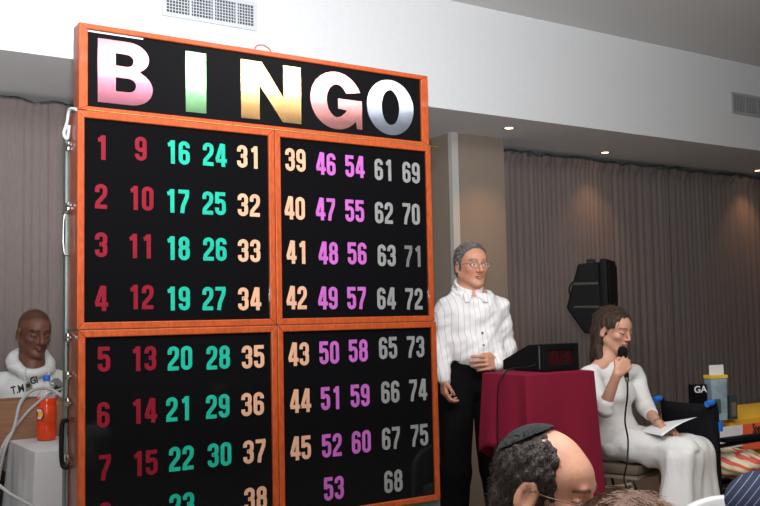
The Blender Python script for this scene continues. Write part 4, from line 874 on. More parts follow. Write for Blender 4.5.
# ---------------------------------------------------------------- left: clothed table, crate, bottle, cables, the man in the hoodie
LX0, LX1, LY0, LY1, LZ = 0.965, 1.75, 4.16, 4.66, 0.765
table(LX0 + 0.01, LX1, LY0 + 0.01, LY1, LZ, 'small table under the white cloth beside the board, with the orange bottle on it', MT['plywood'])
drape('tablecloth', LX0 + 0.01, LX1, LY0 + 0.01, LY1, LZ, lambda t: 0.06, MT['white_cloth'], 'white cloth draped over the small table behind the left end of the board', 40, 0.022, 0.06, seed=4)
table(-0.6, 0.86, 4.50, 4.98, LZ - 0.028, 'table under the wooden crate, cut off by the left edge of the photo', MT['plywood'])
drape('tablecloth', -0.6, 0.86, 4.50, 4.98, LZ - 0.0275, lambda t: 0.06, MT['white_cloth'], 'white cloth on the table at the left edge, below the wooden crate', 40, 0.010, 0.03, seed=6)
CY = 4.70
cr = empty('wooden_crate', (0.35, CY + 0.12, LZ), 'low brown plywood crate standing in front of the man in the hoodie', 'crate')
zt = float(atY(30, 400, CY)[2]); xr = 1.42
MB().box((-0.45, CY, LZ - 0.018), (xr, CY + 0.018, zt)).build('front_board', MT['plywood'], cr)
MB().box((-0.45, CY + 0.018, LZ - 0.018), (-0.432, CY + 0.22, zt)).build('side_board', MT['plywood'], cr)
MB().box((xr - 0.018, CY + 0.018, LZ - 0.018), (xr, CY + 0.22, zt)).build('side_board', MT['plywood'], cr)
MB().box((-0.432, CY + 0.202, LZ - 0.018), (xr - 0.018, CY + 0.22, zt)).build('back_board', MT['plywood'], cr)
MB().box((-0.432, CY + 0.018, LZ - 0.018), (xr - 0.018, CY + 0.202, LZ - 0.006)).build('bottom_board', MT['plywood'], cr)
def bottle():
    b = atZ(46.5, 440, LZ + 0.010); b[2] = LZ + 0.009; s = 1.0 * (440 - 378) / (930 / (M @ (b - CP))[2]) if False else 1.0
    H = 0.30; r = 0.044
    e = empty('soda_bottle', b, 'plastic bottle of orange soda with a blue cap on the white clothed table', 'bottle')
    pr = [(0.030, 0), (0.040, 0.004), (r, 0.016), (r, 0.06), (r * 0.95, 0.075), (r, 0.09), (r, 0.16), (r * 0.93, 0.175), (r, 0.19), (r * 0.86, 0.215), (r * 0.55, 0.245), (r * 0.33, 0.263), (r * 0.31, 0.285)]
    MB().lathe(b, pr, 32).build('bottle_body', mat('clear_pet', (0.9, 0.92, 0.95), 0.08, trans=0.0, alpha=0.30, spec=0.6), e, True)
    MB().lathe(b, [(0.028, 0.003)] + [(a + 0.0006, h) for a, h in pr[1:9]] + [(r * 0.96, 0.197), (r * 0.80, 0.199)], 32).build('orange_soda', mat('orange_soda', (0.85, 0.060, 0.008), 0.2, spec=0.6), e, True)
    MB().lathe(b, [(r * 0.36, 0.275), (r * 0.38, 0.277), (r * 0.38, 0.298), (r * 0.34, 0.301), (0.001, 0.301)], 24).build('cap', MT['blue_plastic'], e, True)
    MB().lathe(b, [(r + 0.0004, 0.088), (r + 0.0012, 0.09), (r + 0.0012, 0.158), (r + 0.0004, 0.16)], 32).build('label_band', mat('orange_label', (0.80, 0.065, 0.010), 0.3), e, True)
    def patch(name, ang, zc, w_, h_, m, rr):
        mb = MB(); n = 16; pts = []
        for i in range(n):
            a = 2 * PI * i / n; an = ang + w_ / r * math.cos(a); pts.append(b + np.array([math.cos(an) * rr, math.sin(an) * rr, zc + h_ * math.sin(a)]))
        mb.face(pts); o = mb.build(name, m, e); return o
    a0 = math.atan2(-FW[1], -FW[0]) - 0.35
    patch('label_mark', a0, 0.125, 0.022, 0.030, mat('label_dark', (0.10, 0.02, 0.10), 0.4), r + 0.0022); patch('label_mark', a0 + 0.05, 0.125, 0.013, 0.018, mat('label_yellow', (0.9, 0.55, 0.05), 0.4), r + 0.0030)
    patch('label_mark', a0 - 0.1, 0.142, 0.014, 0.007, MT['white_paper'], r + 0.0036); patch('label_mark', a0 - 0.1, 0.108, 0.013, 0.006, MT['white_paper'], r + 0.0036)
bottle()
def cable(pts, r, label, mt='grey_cable', n=10):
    return tag(MB().tube(curve_pts(pts, n), r, 8).build('cable', MT[mt], None, True), label, 'cable')
C = lambda x, y, d: atD(x, y, d)
cable([C(-8, 520, 3.95), C(3, 455, 3.95), C(14, 428, 4.0), C(20, 404, 4.05), C(30, 392, 4.1), C(42, 388, 4.15), C(52, 390, 4.12), C(62, 396, 4.1), C(72, 402, 4.12)], 0.0075, 'thick grey cable looping from the left edge up over the soda bottle')
cable([C(-12, 490, 3.9), C(2, 448, 3.95), C(12, 432, 4.0), C(24, 416, 4.08), C(36, 404, 4.12), C(50, 394, 4.16), C(66, 388, 4.1), C(78, 392, 4.1)], 0.006, 'grey cable running below the thicker loop across the crate front')
cable([C(-10, 478, 3.75), C(0, 486, 3.75), C(10, 494, 3.74), C(24, 502, 3.73), C(40, 514, 3.73), C(58, 560, 3.74), C(66, 630, 3.76)], 0.007, 'grey cable sagging across the white tablecloth near the bottom left corner')

def hoodie_man():
    D0 = 4.80
    F = lambda x, y, dd=0: atD(x, y, D0 + dd)
    P = person(F(35, 420), 'seated young man with a shaved head in a white printed hoodie')
    hd = Head(F(34.5, 333), hdir(42), 10, 1.03, roll=-3); bf = hdir(35); bl = unit(np.cross(UP, bf)); Rb = np.array([bf, bl, UP])
    neck = F(32, 368); shR = F(4, 385, -0.02); shL = F(60, 383, 0.10); chest = F(32, 402, 0.02); pel = chest - UP * 0.36; elR = F(-4, 430, -0.02); elL = F(70, 428, 0.10)
    wrR = elR + bf * 0.20 - UP * 0.02 + bl * 0.08; wrL = elL + bf * 0.18 - UP * 0.03 - bl * 0.05
    # keep the forearms behind the crate
    wrR = elR + np.array([0.10, 0.02, -0.18]); wrL = elL + np.array([-0.05, 0.06, -0.18])
    kn = [pel + bf * 0.10 - bl * 0.1 - UP * 0.02 + np.array([0.2, 0.0, 0]), pel + np.array([0.30, 0.12, -0.02])]; ft = [np.array([k[0], k[1], 0.06]) for k in kn]
    lo, hi = bounds([hd.c, shR, shL, elR, elL, wrR, wrL, pel, *kn, *ft], 0.17); lo[2] = 0
    S = Solid(lo, hi, 0.016, [(hd.c, 0.14, 0.0035)])
    hd.skull(S, nose=1.45, jaw=0.98, lip=1.45); hd.neck(S, neck, 0.058)
    S.ell(chest, (0.09, 0.15, 0.17), Rb, 0.04); S.ell(pel, (0.11, 0.15, 0.12), Rb, 0.04); S.cone(chest, pel, 0.11, 0.12, 0.04)
    for a, b, r1, r2 in ((neck, shR, .045, .045), (neck, shL, .045, .045), (shR, elR, .045, .036), (elR, wrR, .036, .026), (shL, elL, .045, .036), (elL, wrL, .036, .026)): S.cone(a, b, r1, r2, 0.02)
    hand(S, wrR, -UP, -bl, bf, (20, 24, 28, 30)); hand(S, wrL, -UP, bl, bf, (20, 24, 28, 30))
    for i in (0, 1): S.cone(pel + bl * (0.08 if i else -0.08), kn[i], 0.075, 0.06, 0.03); S.cone(kn[i], ft[i], 0.055, 0.04, 0.02)
    def col(V):
        C_ = hd.paint(V, (0.15, 0.060, 0.038), (0.18, 0.07, 0.06), (0.012, 0.008, 0.007), eyes=False); L = hd.loc(V); x, y, z = L.T
        top = np.clip((z - 0.050 + 0.35 * np.minimum(0, -x + 0.02) * 1.2 + 0.45 * np.maximum(0, -x)) / 0.02, 0, 1) * (np.abs(L) < 0.2).all(1)
        return C_ * (1 - 0.45 * top[:, None])
    b = S.mesh('body', MT['skin'], P, col)
    T = Solid(lo - 0.03, hi + 0.03, 0.008)
    T.ell(chest - UP * 0.01, (0.125, 0.185, 0.19), Rb, 0.03); T.cone(chest, pel, 0.15, 0.15, 0.04)
    for a, c, r1, r2 in ((neck - UP * .05, shR, .062, .062), (neck - UP * .05, shL, .062, .062), (shR, elR, .066, .055), (elR, wrR, .052, .045), (shL, elL, .066, .055), (elL, wrL, .052, .045)): T.cone(a, c, r1, r2, 0.025)
    ringp = [neck + UP * (0.022 - 0.052 * math.cos(a)) + bf * (0.088 * math.cos(a) - 0.012) + bl * 0.088 * math.sin(a) for a in np.linspace(0, 2 * PI, 25)]
    for a, c, t in zip(ringp, ringp[1:], np.linspace(0, 2 * PI, 25)): T.cone(a, c, 0.026 + 0.012 * (1 - math.cos(t)) / 2, None, 0.012)
    T.cone(neck + UP * 0.01, neck + UP * 0.12, 0.060, 0.068, 0.006, 'cut')
    T.rough(folds([(40, 10, -60, 0, 2.2), (-25, 35, 70, 1.3, 2.5), (20, -20, 110, 2, 2)], [1, 0.8, 0.5]), 0.003)
    hoodie = T.mesh('hoodie', MT['hoodie'], P)
    L = Solid(neck - 0.2, neck + 0.2, 0.006)
    rp = [neck + UP * (0.032 - 0.048 * math.cos(a)) + bf * (0.070 * math.cos(a) - 0.012) + bl * 0.070 * math.sin(a) for a in np.linspace(0, 2 * PI, 25)]
    for a, c in zip(rp, rp[1:]): L.cone(a, c, 0.017, None, 0.01)
    L.cone(neck + UP * 0.0, neck + UP * 0.12, 0.056, 0.060, 0.004, 'cut'); L.mesh('hood_lining', MT['hood_lining'], hoodie)
    fr = lambda x, y: F(x, y, -0.185)
    for a, c in (((26, 368), (25, 392)), ((49, 366), (50, 392))):
        MB().tube(curve_pts([fr(*a), fr((a[0] + c[0]) / 2 - 0.6, (a[1] + c[1]) / 2), fr(*c)]), 0.0038, 8).build('drawstring', MT['white_cloth'], hoodie, True)
    return hoodie, chest, bf, bl
HOOD = hoodie_man()
def decal_on(obj, o, m, name, bold=0.0, parent=None): pass
def hood_print():
    hoodie, chest, bf, bl = HOOD
    import mathutils
    from mathutils.bvhtree import BVHTree
    me = hoodie.data; bvh = BVHTree.FromPolygons([v.co for v in me.vertices], [p.vertices for p in me.polygons])
    def proj(me2, off=0.0025):
        for v in me2.vertices:
            p = Vector(v.co); d = (p - Vector(CP)).normalized(); h = bvh.ray_cast(Vector(CP), d)
            if h[0] is not None: v.co = h[0] - d * off
    def txt(s, px, py, size, ang):
        c = atD(px, py, 4.6); a = math.radians(ang); xd = RT * math.cos(a) + UP * math.sin(a); u = UP * math.cos(a) - RT * math.sin(a)
        o = text_mesh('print', s, size, c, xd, u, MT['ink'], hoodie, 0.0015, 0.8, 0.0002); proj(o.data); return o
    txt('T.MA', 20.5, 389, 0.052, 12); txt('GI', 34, 380.5, 0.048, 14)
    def blob(cx, cy, rx, ry, m, off):
        mb = MB(); c = atD(cx, cy, 4.6); n = 16; k = 4.6 / 930
        cen = mb.bm.verts.new(tuple(c)); vs = [mb.bm.verts.new(tuple(c + RT * rx * k * math.cos(2 * PI * i / n) * (1 + 0.2 * math.sin(3 * i)) + UP * ry * k * math.sin(2 * PI * i / n))) for i in range(n)]
        for i in range(n): mb.bm.faces.new((cen, vs[i], vs[(i + 1) % n]))
        o = mb.build('print', m, hoodie); proj(o.data, off)
    blob(28.5, 387, 4.0, 5.5, mat('print_olive', (0.22, 0.22, 0.13), 0.8), 0.003); blob(28.5, 385.5, 2.0, 2.2, MT['ink'], 0.005)
    blob(56, 385, 6.5, 7.0, mat('print_grey_green', (0.20, 0.22, 0.18), 0.8), 0.003); blob(58, 389, 3.5, 4.5, MT['ink'], 0.005)
hood_print()

# ---------------------------------------------------------------- foreground: the man with the skullcap
def skullcap_man():
    D0 = 1.85
    F = lambda x, y, dd=0: atD(x, y, D0 + dd)
    P = person(F(530, 520), 'balding dark haired man in the foreground with a black skullcap and wire spectacles')
    hd = Head(F(546, 487.5), hdir(60), 13, 0.97); bf = hdir(45); bl = unit(np.cross(UP, bf)); Rb = np.array([bf, bl, UP])
    neck = hd.w(-0.055, 0, -0.20); chest = neck - UP * 0.22 - bf * 0.03; pel = chest - UP * 0.30 - bf * 0.06
    shR, shL = neck - UP * 0.07 - bl * 0.17, neck - UP * 0.07 + bl * 0.17; elR, elL = shR - UP * 0.24 + bf * 0.06, shL - UP * 0.24 + bf * 0.06; wr = [elR + bf * 0.20 - UP * 0.06, elL + bf * 0.20 - UP * 0.06]
    kn = [pel + bf * 0.38 - bl * 0.1, pel + bf * 0.38 + bl * 0.1]; ft = [np.array([k[0], k[1], 0.05]) for k in kn]
    pel[2] = max(pel[2], 0.30)
    lo, hi = bounds([hd.c, neck, shR, shL, elR, elL, pel, *kn, *ft, *wr, *[w_ + bf * 0.1 for w_ in wr]], 0.16); lo[2] = 0
    S = Solid(lo, hi, 0.018, [(hd.c, 0.145, 0.0028)])
    hd.skull(S, nose=1.2, jaw=1.08, lip=0.9); hd.neck(S, neck, 0.060)
    S.ell(hd.w(-0.010, -0.080, -0.008), (0.022 * 1.02, 0.007, 0.036), [hd.R[0] * 0.94 - hd.R[2] * 0.34, hd.R[1], hd.R[2] * 0.94 + hd.R[0] * 0.34], 0.006)
    S.ell(hd.w(-0.006, -0.088, -0.005), (0.012, 0.006, 0.021), hd.R, 0.004, 'cut')
    S.ell(chest, (0.10, 0.15, 0.20), Rb, 0.04); S.cone(chest, pel, 0.12, 0.13, 0.04)
    for a, c, r1, r2 in ((neck, shR, .05, .05), (neck, shL, .05, .05), (shR, elR, .05, .04), (shL, elL, .05, .04), (elR, wr[0], .04, .028), (elL, wr[1], .04, .028)): S.cone(a, c, r1, r2, 0.02)
    for w_ in wr: hand(S, w_, bf, -UP, (bl if w_ is wr[0] else -bl), (20, 24, 28, 30))
    for i in (0, 1): S.cone(pel, kn[i], 0.08, 0.06, 0.03); S.cone(kn[i], ft[i], 0.055, 0.04, 0.02)
    def col(V):
        C_ = hd.paint(V, (0.60, 0.30, 0.20), (0.50, 0.20, 0.16), (0.08, 0.04, 0.025), (0, -0.002), beard=(0.22, 0.13, 0.10), flush=(0.66, 0.28, 0.19)); L_ = hd.loc(V); x, y, z = L_.T
        st = np.clip((-(x - 0.035) * 0.85 + 0.25 * (0.06 - z)) / 0.05, 0, 1) * (z > -0.06) * (np.abs(L_) < 0.2).all(1) * (np.abs(y) < 0.079)
        return C_ * (1 - 0.6 * st[:, None]) + np.array((0.05, 0.03, 0.022)) * 0.6 * st[:, None]
    S.mesh('body', MT['skin'], P, col)
    H = Solid(hd.c - 0.18, hd.c + 0.18, 0.0030)
    H.ell(hd.w(-0.016, 0, 0.028), (0.098, 0.081, 0.0885), hd.R, 0.004); H.ell(hd.w(-0.060, 0, -0.035), (0.052, 0.066, 0.055), hd.R, 0.015)
    H.half(hd.w(0.036, 0, 0.06), hd.R[0] * 0.93 + hd.R[2] * 0.10)
    for y in (-1, 1):
        H.cone(hd.w(0.010, y * 0.072, 0.035), hd.w(0.013, y * 0.074, -0.020), 0.012, 0.009, 0.010); H.ell(hd.w(-0.010, y * 0.088, -0.012), (0.025, 0.022, 0.034), hd.R, 0.004, 'cut')
    H.ell(hd.w(0.072, 0, 0.112), (0.085, 0.050, 0.05), hd.R, 0.02, 'cut')
    H.rough(folds([(190, 160, 90, 0, 3), (150, -210, 120, 1, 4), (-120, 190, 260, 2, 3), (330, 110, -200, 0.5, 5)], [1, 1, 1, 0.7]), 0.0010)
    hair = H.mesh('hair', hairmat('dark_brown_hair', (0.030, 0.020, 0.016), 200), P)
    # short strands that break up the outline
    rs = np.random.RandomState(2); me = hair.data; vs = [me.vertices[i] for i in rs.choice(len(me.vertices), 2600)]; st = MB()
    for v in vs:
        p = np.array(v.co); n = np.array(v.normal); l = hd.loc(p[None])[0]
        if l[2] < -0.085: continue
        sw = unit(hd.R[0] * (-0.3 + 0.5 * rs.randn()) - hd.R[2] * (0.8 + 0.3 * rs.randn()) + hd.R[1] * 0.5 * rs.randn()); a = p - n * 0.002; b_ = p + n * 0.0035 + sw * 0.005; c_ = p + n * 0.002 + sw * 0.010 + hd.R[1] * 0.003 * rs.randn(); st.tube([a, b_, c_], [0.0007, 0.0006, 0.0002], 3, False)
    tag(st.build('hair_strands', hairmat('dark_hair_strands', (0.045, 0.030, 0.024), 200), hair, True), kind='stuff')
    # skullcap: a felt dome on the crown
    K = Solid(hd.c - 0.2, hd.c + 0.2, 0.003); kc = hd.w(-0.015, 0, 0.030); kn_ = unit(hd.R[2] * 0.80 - hd.R[0] * 0.60)
    K.ell(kc, (0.100, 0.085, 0.094), hd.R, 0.002); K.ell(kc, (0.0965, 0.0815, 0.0905), hd.R, 0.002, 'cut'); K.half(kc + kn_ * 0.068, -kn_, 0.002)
    cap = K.mesh('skullcap', mat('black_felt', (0.014, 0.016, 0.016), 0.95, 0.1, 400, var=0.2), P)
    glasses(hd, P)
    T = Solid(lo - 0.04, hi + 0.04, 0.012); T.ell(chest, (0.125, 0.19, 0.21), Rb, 0.03); T.cone(chest, pel, 0.15, 0.16, 0.04)
    for a, c, r1, r2 in ((neck - UP * .05, shR, .065, .065), (neck - UP * .05, shL, .065, .065), (shR, elR, .068, .055), (shL, elL, .068, .055), (elR, wr[0], .055, .042), (elL, wr[1], .055, .042)): T.cone(a, c, r1, r2, 0.025)
    T.mesh('shirt', MT['white_cloth'], P)
    cl = MB(); rp = [neck + UP * (0.02 - 0.015 * math.cos(a)) + bf * 0.07 * math.cos(a) + bl * 0.07 * math.sin(a) for a in np.linspace(0, 2 * PI, 30, endpoint=False)]
    cl.tube(rp, 0.012, 8, closed=True); cl.build('collar', MT['white_cloth'], P, True)
    chair_under(pel, bf, bl, 'plain white chair under the man with the skullcap')
def chair_under(pel, bf, bl, label):
    c0 = np.array([pel[0], pel[1], 0]); z = pel[2] - 0.165; t = empty('banquet_chair', c0, label, 'chair'); A = [bf, bl, UP]
    MB().box((-0.2, -0.2, z - 0.03), (0.2, 0.2, z), 0.01, A, c0).build('seat', MT['white_plastic'], t, True)
    for x in (-0.17, 0.17):
        for y in (-0.17, 0.17): MB().tube([c0 + bf * x + bl * y + UP * (z - 0.02), c0 + bf * x * 1.1 + bl * y * 1.1], 0.012).build('leg', MT['steel'], t, True)
skullcap_man()

# ---------------------------------------------------------------- foreground: top of a brown haired head
def brown_head():
    hd = Head(atD(634, 577, 1.4), hdir(150), 12, 1.0); P = person(hd.c, 'brown haired person in the foreground, only the crown in view between skullcap man and woman')
    bf = hdir(150); bl = unit(np.cross(UP, bf)); neck = hd.w(-0.03, 0, -0.18); lo, hi = bounds([hd.c, neck - UP * 0.45 + bl * 0.25, neck - bl * 0.25], 0.14)
    S = Solid(lo, hi, 0.016, [(hd.c, 0.14, 0.005)]); hd.skull(S, female=True); hd.neck(S, neck, 0.045)
    S.ell(neck - UP * 0.20, (0.16, 0.16, 0.2), None, 0.03)
    for sg in (-1, 1): S.cone(neck - UP * 0.03, neck - UP * 0.06 + bl * 0.16 * sg, 0.045, 0.045, 0.02); S.cone(neck - UP * 0.06 + bl * 0.16 * sg, neck - UP * 0.32 + bl * 0.2 * sg, 0.045, 0.035, 0.02)
    S.mesh('body', MT['skin'], P, lambda V: hd.paint(V, (0.6, 0.32, 0.22), (0.5, 0.18, 0.16), (0.1, 0.06, 0.04)))
    H = Solid(hd.c - 0.25, hd.c + 0.18, 0.004); H.ell(hd.w(-0.018, 0, 0.034), (0.106, 0.088, 0.092), hd.R, 0.006); H.cone(hd.w(-0.05, 0, -0.02), hd.w(-0.065, 0, -0.16), 0.07, 0.055, 0.02)
    H.ell(hd.w(0.092, 0, -0.02), (0.060, 0.08, 0.090), hd.R, 0.006, 'cut')
    H.rough(folds([(8, 230, 8, 0, 3), (10, 340, 10, 1, 4), (16, 160, -6, 2, 3)], [1, 1, 1]), 0.0010); hr = H.mesh('hair', hairmat('brown_crown_hair', (0.13, 0.070, 0.045), 150), P)
    rs = np.random.RandomState(5); me = hr.data; st = MB()
    for i in rs.choice(len(me.vertices), 2200):
        v = me.vertices[int(i)]; p = np.array(v.co); n = np.array(v.normal); l = hd.loc(p[None])[0]
        if l[2] < 0.03: continue
        sw = unit(hd.R[1] * np.sign(l[1] + 0.004 * rs.randn()) * 1.0 - hd.R[0] * 0.5 + 0.15 * rs.randn(3)); sw = unit(sw - n * (sw @ n)); st.tube([p - n * 0.001, p + n * 0.0018 + sw * 0.014, p + sw * 0.030 - n * 0.002], [0.0006, 0.0007, 0.0003], 3, False)
    tag(st.build('hair_strands', hairmat('brown_hair_strands', (0.17, 0.095, 0.06), 150), hr, True), kind='stuff')
    T = Solid(lo - 0.05, hi + 0.05, 0.012); T.ell(neck - UP * 0.22, (0.18, 0.18, 0.21), None, 0.03)
    for sg in (-1, 1): T.cone(neck - UP * 0.06, neck - UP * 0.07 + bl * 0.16 * sg, 0.055, 0.058, 0.02); T.cone(neck - UP * 0.07 + bl * 0.16 * sg, neck - UP * 0.33 + bl * 0.2 * sg, 0.06, 0.05, 0.02)
    T.mesh('jumper', MT['white_cloth'], P)
brown_head()

# ---------------------------------------------------------------- foreground: striped shoulder, chair backs
def striped_person():
    D0 = 2.3; F = lambda x, y, dd=0: atD(x, y, D0 + dd)
    P = person(F(790, 520), 'person in a navy pinstriped shirt cut off by the bottom right corner')
    bf = hdir(120); bl = unit(np.cross(UP, bf)); sh = F(757, 502); neck = F(798, 477, 0.03); sh2 = F(840, 498, 0.05); hd = Head(neck + UP * 0.17 + bf * 0.05, bf, 10, 1.0)
    hd.c = F(812, 440, 0.03); chest = neck - UP * 0.22; lo, hi = bounds([sh, sh2, hd.c, chest - UP * 0.3, sh - UP * 0.35], 0.17)
    S = Solid(lo, hi, 0.016, [(hd.c, 0.14, 0.006)]); hd.skull(S); hd.neck(S, neck, 0.055); S.ell(chest, (0.13, 0.13, 0.2), None, 0.04)
    for a in (sh, sh2): S.cone(neck - UP * 0.02, a, 0.05, 0.05, 0.02); S.cone(a, a - UP * 0.30, 0.048, 0.036, 0.02)
    S.mesh('body', MT['skin'], P, lambda V: hd.paint(V, (0.55, 0.3, 0.2), (0.5, 0.2, 0.16), (0.05, 0.03, 0.02)))
    H = Solid(hd.c - 0.2, hd.c + 0.2, 0.006); H.ell(hd.w(-0.018, 0, 0.036), (0.102, 0.084, 0.092), hd.R); H.half(hd.w(0.06, 0, 0.07), hd.R[0] * 0.8 - hd.R[2] * 0.6); H.mesh('hair', hairmat('dark_hair', (0.03, 0.02, 0.015)), P)
    T = Solid(lo - 0.05, hi + 0.05, 0.009); T.ell(chest, (0.16, 0.16, 0.22), None, 0.03); T.cone(neck, chest, 0.075, 0.15, 0.03)
    for a in (sh, sh2): T.cone(neck - UP * 0.035, a, 0.066, 0.068, 0.02); T.cone(a, a - UP * 0.33, 0.070, 0.055, 0.02)
    T.half(neck + UP * 0.03, UP); T.rough(folds([(40, 10, -60, 0, 2.2), (-25, 35, 70, 1.3, 2.5)], [1, 0.8]), 0.002)
    m = stripes(mat('navy_shirt', (0.012, 0.018, 0.045), 0.85, 0.15, 100), unit(RT * 0.72 - UP * 0.62 - FW * 0.35), 0.015, 0.12, (0.16, 0.19, 0.27))
    T.mesh('shirt', m, P)
striped_person()
def covered_chair(px, py, d, face, label, wdt=0.20):
    t = atD(px, py, d); zt = float(t[2]); bf = hdir(face); bl = unit(np.cross(UP, bf)); c0 = np.array([t[0], t[1], 0]); e = empty('banquet_chair', c0, label, 'chair', 'white covered banquet chairs')
    mb = MB(); pts = [c0 + bl * wdt * 1.1 + UP * 0.03, c0 + bl * wdt + UP * (zt - 0.10)] + [c0 + bl * wdt * math.cos(a) + UP * (zt - 0.10 + 0.10 * math.sin(a)) for a in np.linspace(0.12, PI - 0.12, 22)] + [c0 - bl * wdt + UP * (zt - 0.10), c0 - bl * wdt * 1.1 + UP * 0.03]
    mb.prism(pts, -bf * 0.035); o = mb.build('back_cover', MT['white_plastic'], e, True); bv = o.modifiers.new('b', 'BEVEL'); bv.width = 0.010; bv.segments = 3; bv.limit_method = 'ANGLE'; bv.angle_limit = 0.9
    MB().box((0.02, -wdt, 0.04), (0.42, wdt, 0.45), 0.03, [bf, bl, UP], c0).build('seat_cover', MT['white_plastic'], e, True)
covered_chair(721, 494.5, 3.5, 190, 'white covered chair back just left of the pinstriped shirt, bottom right')

# ---------------------------------------------------------------- right: yellow table, wheelchair, bags and boxes
YZ = 0.69; YX0, YY0 = [float(v) for v in atZ(714, 424, YZ)[:2]]; YX0 += 0.14; YX1, YY1 = YX0 + 1.6, YY0 + 0.50
table(YX0 + 0.03, YX1, YY0 + 0.02, YY1, YZ, 'long table under the yellow cloth at the right edge', MT['plywood'])
drape('tablecloth', YX0 + 0.03, YX1, YY0 + 0.02, YY1, YZ, lambda t: 0.10, MT['yellow_cloth'], 'bright yellow cloth covering the long table at the right edge', 44, 0.008, 0.03, seed=8)
def sheet(name, p0, p1, p2, p3, Y, m, label, cat, tilt=0.0):
    """thin sheet hanging in front of the table cloth, given by its corner pixels"""
    q = [atY(*p, Y) for p in (p0, p1, p2, p3)]; return tag(MB().prism(q, (0, 0.0015, 0)).build(name, m), label, cat)
YF = YY0 - 0.03
sheet('paper_banner', (716, 428), (744, 424.5), (744, 446), (716, 450), YF, MT['white_paper'], 'blank white sheet taped to the front of the yellow table', 'paper')
sg = sheet('sale_sign', (743, 424.5), (790, 419), (790, 429.5), (743, 434.5), YF - 0.004, MT['orange_paper'], 'upper orange red paper sign lettered in black on the yellow table front', 'sign')
sheet('paper_banner', (743.5, 435.5), (790, 430.5), (790, 437), (743.5, 441), YF - 0.002, MT['white_paper'], 'narrow white strip between the two orange red signs', 'paper')
sheet('sale_sign', (743, 441), (790, 437), (790, 446), (743, 450), YF - 0.004, MT['orange_paper'], 'lower orange red paper sign partly hidden by the wheelchair armrest', 'sign')
c = atY(757.5, 428.5, YF - 0.006); text_mesh('lettering', 'Special', 0.075, (c[0] + 0.02, c[1], c[2]), (1, 0, 0), UP, MT['ink'], sg, 0.0018, 0.62)

def gift_bag():
    D0 = 4.85; ax = unit(RT * 0.95 + FW * 0.31); ay = unit(np.cross(UP, ax)); b = atZ(722, 421, YZ + 0.012); b = b + FW * 0.02; k = (M @ (b - CP))[2] / 930
    w_, hgt = 19.5 * k, 42 * k; c0 = np.array([b[0], b[1], YZ + 0.014])
    e = empty('gift_bag', c0, 'shiny silver blue gift bag with a yellow rim on the yellow table', 'bag')
    mb = MB(); n = 10
    for s_ in (0, 1):
        pass
    mb.prism([c0 - ax * w_ * 0.42 - ay * 0.0, c0 + ax * w_ * 0.42, c0 + ax * w_ / 2 + UP * hgt, c0 - ax * w_ / 2 + UP * hgt], ay * 0.055)
    m = mat('silver_blue_gloss', (0.42, 0.58, 0.66), 0.16, 0.6, 9, metal=0.35, var=0.35, coat=0.6); mb.build('bag_body', m, e)
    t = c0 + UP * (hgt - 0.002); MB().box((-w_ / 2 - 0.004, -0.004, 0), (w_ / 2 + 0.004, 0.059, 0.018), 0, [ax, ay, UP], t).build('yellow_rim', mat('yellow_rim', (0.85, 0.55, 0.05), 0.5), e)
    cr_ = MB(); cr_.box((-0.032, 0.010, 0.0), (0.012, 0.025, 0.085), 0.008, [ax, ay, UP], c0 - ay * 0.014 + UP * 0.035 - ax * 0.006); cr_.build('dark_picture', mat('dark_green_print', (0.05, 0.10, 0.08), 0.4), e)
    p = c0 + UP * (hgt + 0.014) + ay * 0.02
    tag(MB().box((-w_ * 0.43, 0, 0), (w_ * 0.46, 0.0012, 0.058), 0, [ax, unit(ay - UP * 0.1), UP], p).build('paper_card', MT['white_paper']), 'plain white card standing upright in the top of the gift bag', 'card')
    # black box with the two white letters, behind and left of the bag
    q = c0 - ax * (w_ / 2 + 0.052) + ay * 0.02
    g = tag(MB().box((-0.048, 0.0, 0.0), (0.040, 0.05, 36 * k), 0.003, [ax, ay, UP], q).build('black_box', MT['black_plastic']), 'upright black box with white lettering left of the gift bag', 'box')
    text_mesh('lettering', 'GA', 0.052, q + UP * (31.0 * k) - ax * 0.004 - ay * 0.001, ax, UP, MT['white_paper'], g, 0.001, 1.15)
    q = c0 + ax * (w_ / 2 + 0.012)
    g = tag(MB().box((0.0, 0.0, 0.0), (0.050, 0.035, 24 * k), 0.003, [ax, ay, UP], q).build('small_box', mat('dark_slate_box', (0.035, 0.050, 0.055), 0.35)), 'small dark slate box right of the gift bag', 'box')
    MB().box((0.010, -0.0015, 0.020), (0.040, 0.0, 0.095), 0, [ax, ay, UP], q).build('picture_panel', mat('brown_print', (0.16, 0.11, 0.08), 0.5), g)
gift_bag()

